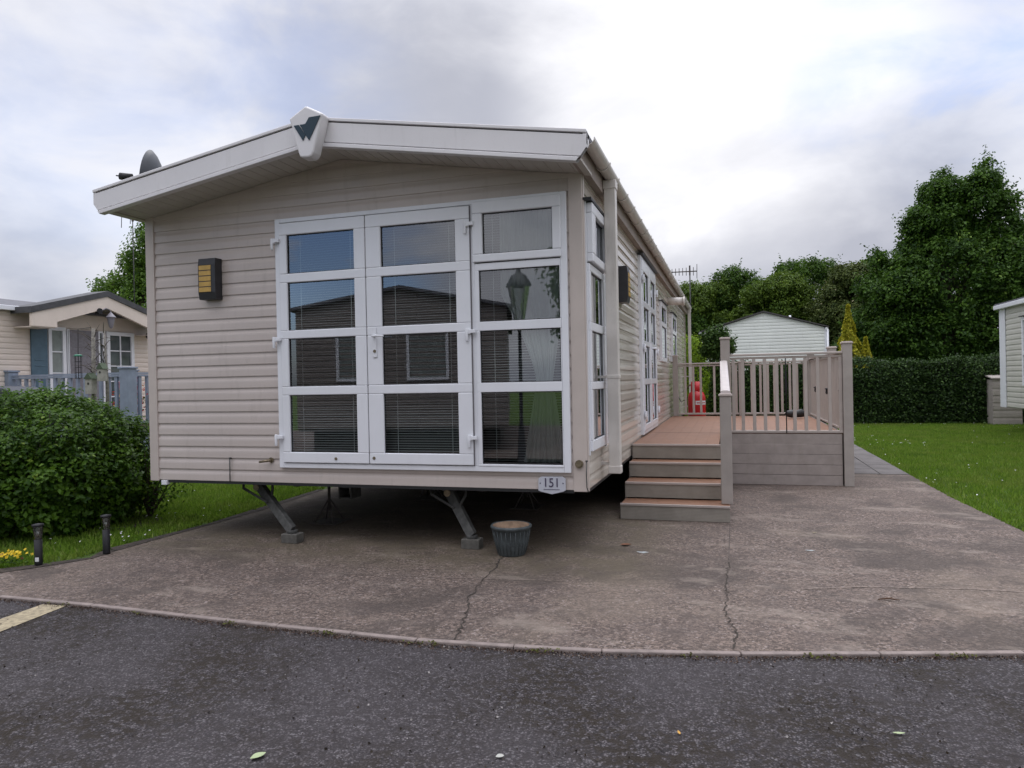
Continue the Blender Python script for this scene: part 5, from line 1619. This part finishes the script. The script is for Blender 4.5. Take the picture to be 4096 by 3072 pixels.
for i, (x, y, zt_, r_, m_, lab) in enumerate(wood):
    zc = zt_ - r_ * .9
    lb_ = [(x, y, zc, r_, r_, r_ * .9), (x + r_ * .5, y - .8, zc - r_ * .75, r_ * .9, r_ * .8, r_ * .8), (x - r_ * .6, y - .6, zc - r_ * .6, r_ * .8, r_ * .7, r_ * .75), (x, y - 1.2, zc - r_ * 1.5, r_ * .9, r_ * .8, r_ * .9)]
    lb_ = [(a, b, c, d * .82, e * .82, f * .82) for a, b, c, d, e, f in lb_]
    for k in range(26):   # rounded boughs standing out of the crown
        a = random.uniform(math.pi, 2 * math.pi) if k % 3 else random.uniform(0, 6.28)
        el = random.uniform(-.9, 1.25); q_ = r_ * random.uniform(.20, .36)
        lb_.append((x + math.cos(a) * math.cos(el) * r_ * .86, y - .3 + math.sin(a) * math.cos(el) * r_ * .86, zc + math.sin(el) * r_ * (.70 if el > 0 else 1.6), q_, q_, q_ * .75))
    tree('woodland_tree', (x, y, 0), lb_, lab, m_, 2300, 18, .15, .13, .22, 'trees of the wood behind the park', zmin=.3, limbs=5)
# undergrowth mass closing the wood
n = 26000
u = rng.uniform(-30, 34, n)
yy = 33 + rng.normal(size=n) * .8 + np.sin(u * .7) * .8
zz_ = rng.random(n) ** 1.0 * (3.3 + .8 * np.sin(u * .9) + .5 * np.sin(u * 2.3))
o = leaves('undergrowth', np.stack([u, yy + zz_ * .3, zz_], 1), np.tile([0, -.7, .6], (n, 1)), .34, L_HEDGE, None, wid=.8, jitter=.7)
o['kind'] = 'stuff'; o['label'] = 'dark undergrowth at the foot of the wood'
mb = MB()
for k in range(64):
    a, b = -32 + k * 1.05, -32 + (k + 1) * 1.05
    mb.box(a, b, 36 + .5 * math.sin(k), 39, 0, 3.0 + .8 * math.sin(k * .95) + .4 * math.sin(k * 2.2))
o = mb.build('undergrowth', mat('wood_shade', (.010, .016, .006), 1.)); o['kind'] = 'stuff'; o['label'] = 'near-black blocks painted as deep shade inside the wood'  # dark boxes carry the wood's inner shade in their colour

# right hand caravan: its long side runs back along the lawn
XR = 7.78
TRr = lambda y, z, d: (XR - d, y, z)
rc = thing('cream_caravan', (XR + 2.2, 10., 0), 'cream caravan side with dark windows at the right edge', 'static caravan')
mb = MB(); siding(mb, TRr, 3., 15.2, .6, 3.05, .128); mb.build('side_wall', mat('siding_cream', (.50, .49, .44), .4, .05, 2, dirt=.12), rc)
mb = MB(); mb.box(XR + .02, XR + 4.2, 3., 15.2, .58, 3.1); mb.build('body', bpy.data.materials['siding_cream'], rc)
mb = MB(); mb.prism([(XR - .10, 3.16), (XR - .10, 3.2), (XR + 2.1, 3.66), (XR + 4.3, 3.2), (XR + 4.3, 3.16)], 2.9, 15.35, TY); mb.build('roof', SLATE, rc)
mb = MB(); mb.box(XR - .13, XR - .01, 2.9, 15.35, 3.05, 3.159); mb.build('gutter', UPVC, rc, bevel=.015)
MB().box(XR - .035, XR - .014, 14.86, 15.24, .58, 3.05).build('corner_trim', UPVC, rc, bevel=.004)
for a, b in ((12.15, 13.75), (7.6, 9.6), (4.6, 5.9)):
    o = simple_window(TRr, a, b, 1.14, 2.74, rc, 1, 1, .07, glass_m=GLASSL, d=.03)
    MB().box(XR - .05, XR - .012, a + .07, b - .07, 1.86, 1.93).build('transom', UPVC, o)
    MB().box(XR - .09, XR - .012, a - .04, b + .04, 2.76, 2.78).build('drip_strip', RUBBER, o)
mb = MB(); mb.box(XR + .5, XR + .58, 3.2, 15, .42, .575); mb.box(XR + 3.4, XR + 3.48, 3.2, 15, .42, .575); mb.build('chassis_rail', CHASSIS, rc)
for y in (13.9, 10.5, 7): MB().box(XR + .45, XR + .65, y, y + .2, 0, .42).build('support', CHASSIS, rc)
mb = MB(); mb.box(XR + 1.2, XR + 1.3, 3.1, 15.1, .0, .57); mb.build('skirt', CHASSIS, rc)
t = thing('storage_box', (8.38, 17.0, 0), 'beige storage cabinet behind the cream caravan end', 'storage cabinet')
mb = MB(); siding(mb, lambda u, z, d: (u, 16.82 - d, z), 8.06, 8.75, .03, 1.27, .2); mb.build('front_panel', POST, t)
mb = MB(); mb.box(8.07, 8.74, 16.83, 17.35, .0, 1.26); mb.build('cabinet', POST, t)
mb = MB(); mb.prism([(16.78, 1.28), (17.4, 1.36), (17.4, 1.39), (16.78, 1.31)], 8.03, 8.78, lambda u, v, d: (d, u, v)); mb.build('lid', POST, t)

# ================================================================== BEHIND THE PHOTOGRAPHER, seen in the glass
poly_sheet('driveway', [(-11, -6.9), (5, -6.5), (5, -17), (-13, -17)], .004, CONC, 'concrete sheet added across the road to grey the window reflections')  # added out of view so the panes mirror grey, not bright lawn
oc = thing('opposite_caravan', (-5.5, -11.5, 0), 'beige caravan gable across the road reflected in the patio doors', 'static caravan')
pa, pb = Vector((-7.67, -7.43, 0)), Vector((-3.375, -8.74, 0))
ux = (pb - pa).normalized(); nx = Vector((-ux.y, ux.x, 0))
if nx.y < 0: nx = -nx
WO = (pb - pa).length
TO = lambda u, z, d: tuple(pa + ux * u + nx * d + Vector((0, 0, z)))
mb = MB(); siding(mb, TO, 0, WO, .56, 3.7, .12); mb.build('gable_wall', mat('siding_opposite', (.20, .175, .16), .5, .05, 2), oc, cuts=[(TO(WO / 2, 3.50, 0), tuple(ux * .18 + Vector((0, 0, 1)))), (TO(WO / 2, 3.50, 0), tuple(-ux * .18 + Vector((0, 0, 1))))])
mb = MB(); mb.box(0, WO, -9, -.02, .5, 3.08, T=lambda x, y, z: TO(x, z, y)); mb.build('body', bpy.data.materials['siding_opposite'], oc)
mb = MB(); mb.prism([(-.12, 3.06), (WO / 2, 3.50), (WO + .12, 3.06), (WO + .12, 3.12), (WO / 2, 3.57), (-.12, 3.12)], -9.1, .12, lambda u, v, d: TO(u, v, d)); mb.build('roof', SLATE, oc)
for a, b, c, e in ((.85, 1.5, 1.55, 2.65), (2.35, 3.25, 1.55, 2.65)):
    simple_window(TO, a, b, c, e, oc, 1, 1, .06, glass_m=GLASSL)
mb = MB(); mb.box(.2, WO - .2, -8.8, -.5, 0, .5, T=lambda x, y, z: TO(x, z, y)); mb.build('skirt', CHASSIS, oc)
lx, ly = -2.19, -5.65
t = thing('street_lamp', (lx, ly, 0), 'old style lantern street lamp reflected in the right front window', 'street lamp')
MB().lathe([(.002, 0), (.12, 0), (.12, .06), (.08, .12), (.05, .7), (.032, .8), (.028, 2.35), (.06, 2.40), (.03, 2.48), (.002, 2.5)], (lx, ly, 0), 16).build('post', LAMPMET, t)
mb = MB()
for k in range(4):
    a, b = R(45 + 90 * k), R(135 + 90 * k)
    mb.tube([(lx + .09 * math.cos(a), ly + .09 * math.sin(a), 2.5), (lx + .2 * math.cos(a), ly + .2 * math.sin(a), 3.08)], .010, 6)
mb.lathe([(.22, 3.06), (.225, 3.09), (.13, 3.25), (.05, 3.30), (.03, 3.36), (.02, 3.42), (.001, 3.44)], (lx, ly, 0), 4)
mb.build('lantern', LAMPMET, t)
MB().lathe([(.085, 2.51), (.195, 3.07)], (lx, ly, 0), 4).build('lantern_glass', CLEARP, t)
tree('leafy_tree', (-1.9, -14.5, 0), [(-1.9, -14.5, 4.6, 1.7, 1.7, 1.8), (-1.0, -14.6, 5.9, 1.1, 1.1, 1.1), (-2.6, -14.5, 3.4, 1.2, 1.2, 1.2), (.4, -15, 3.8, 2., 1.6, 2.2)], 'leafy tree across the road reflected in the right front window', L_SYC, 600, 12, .2, .2, .2, 'trees around the caravan park')
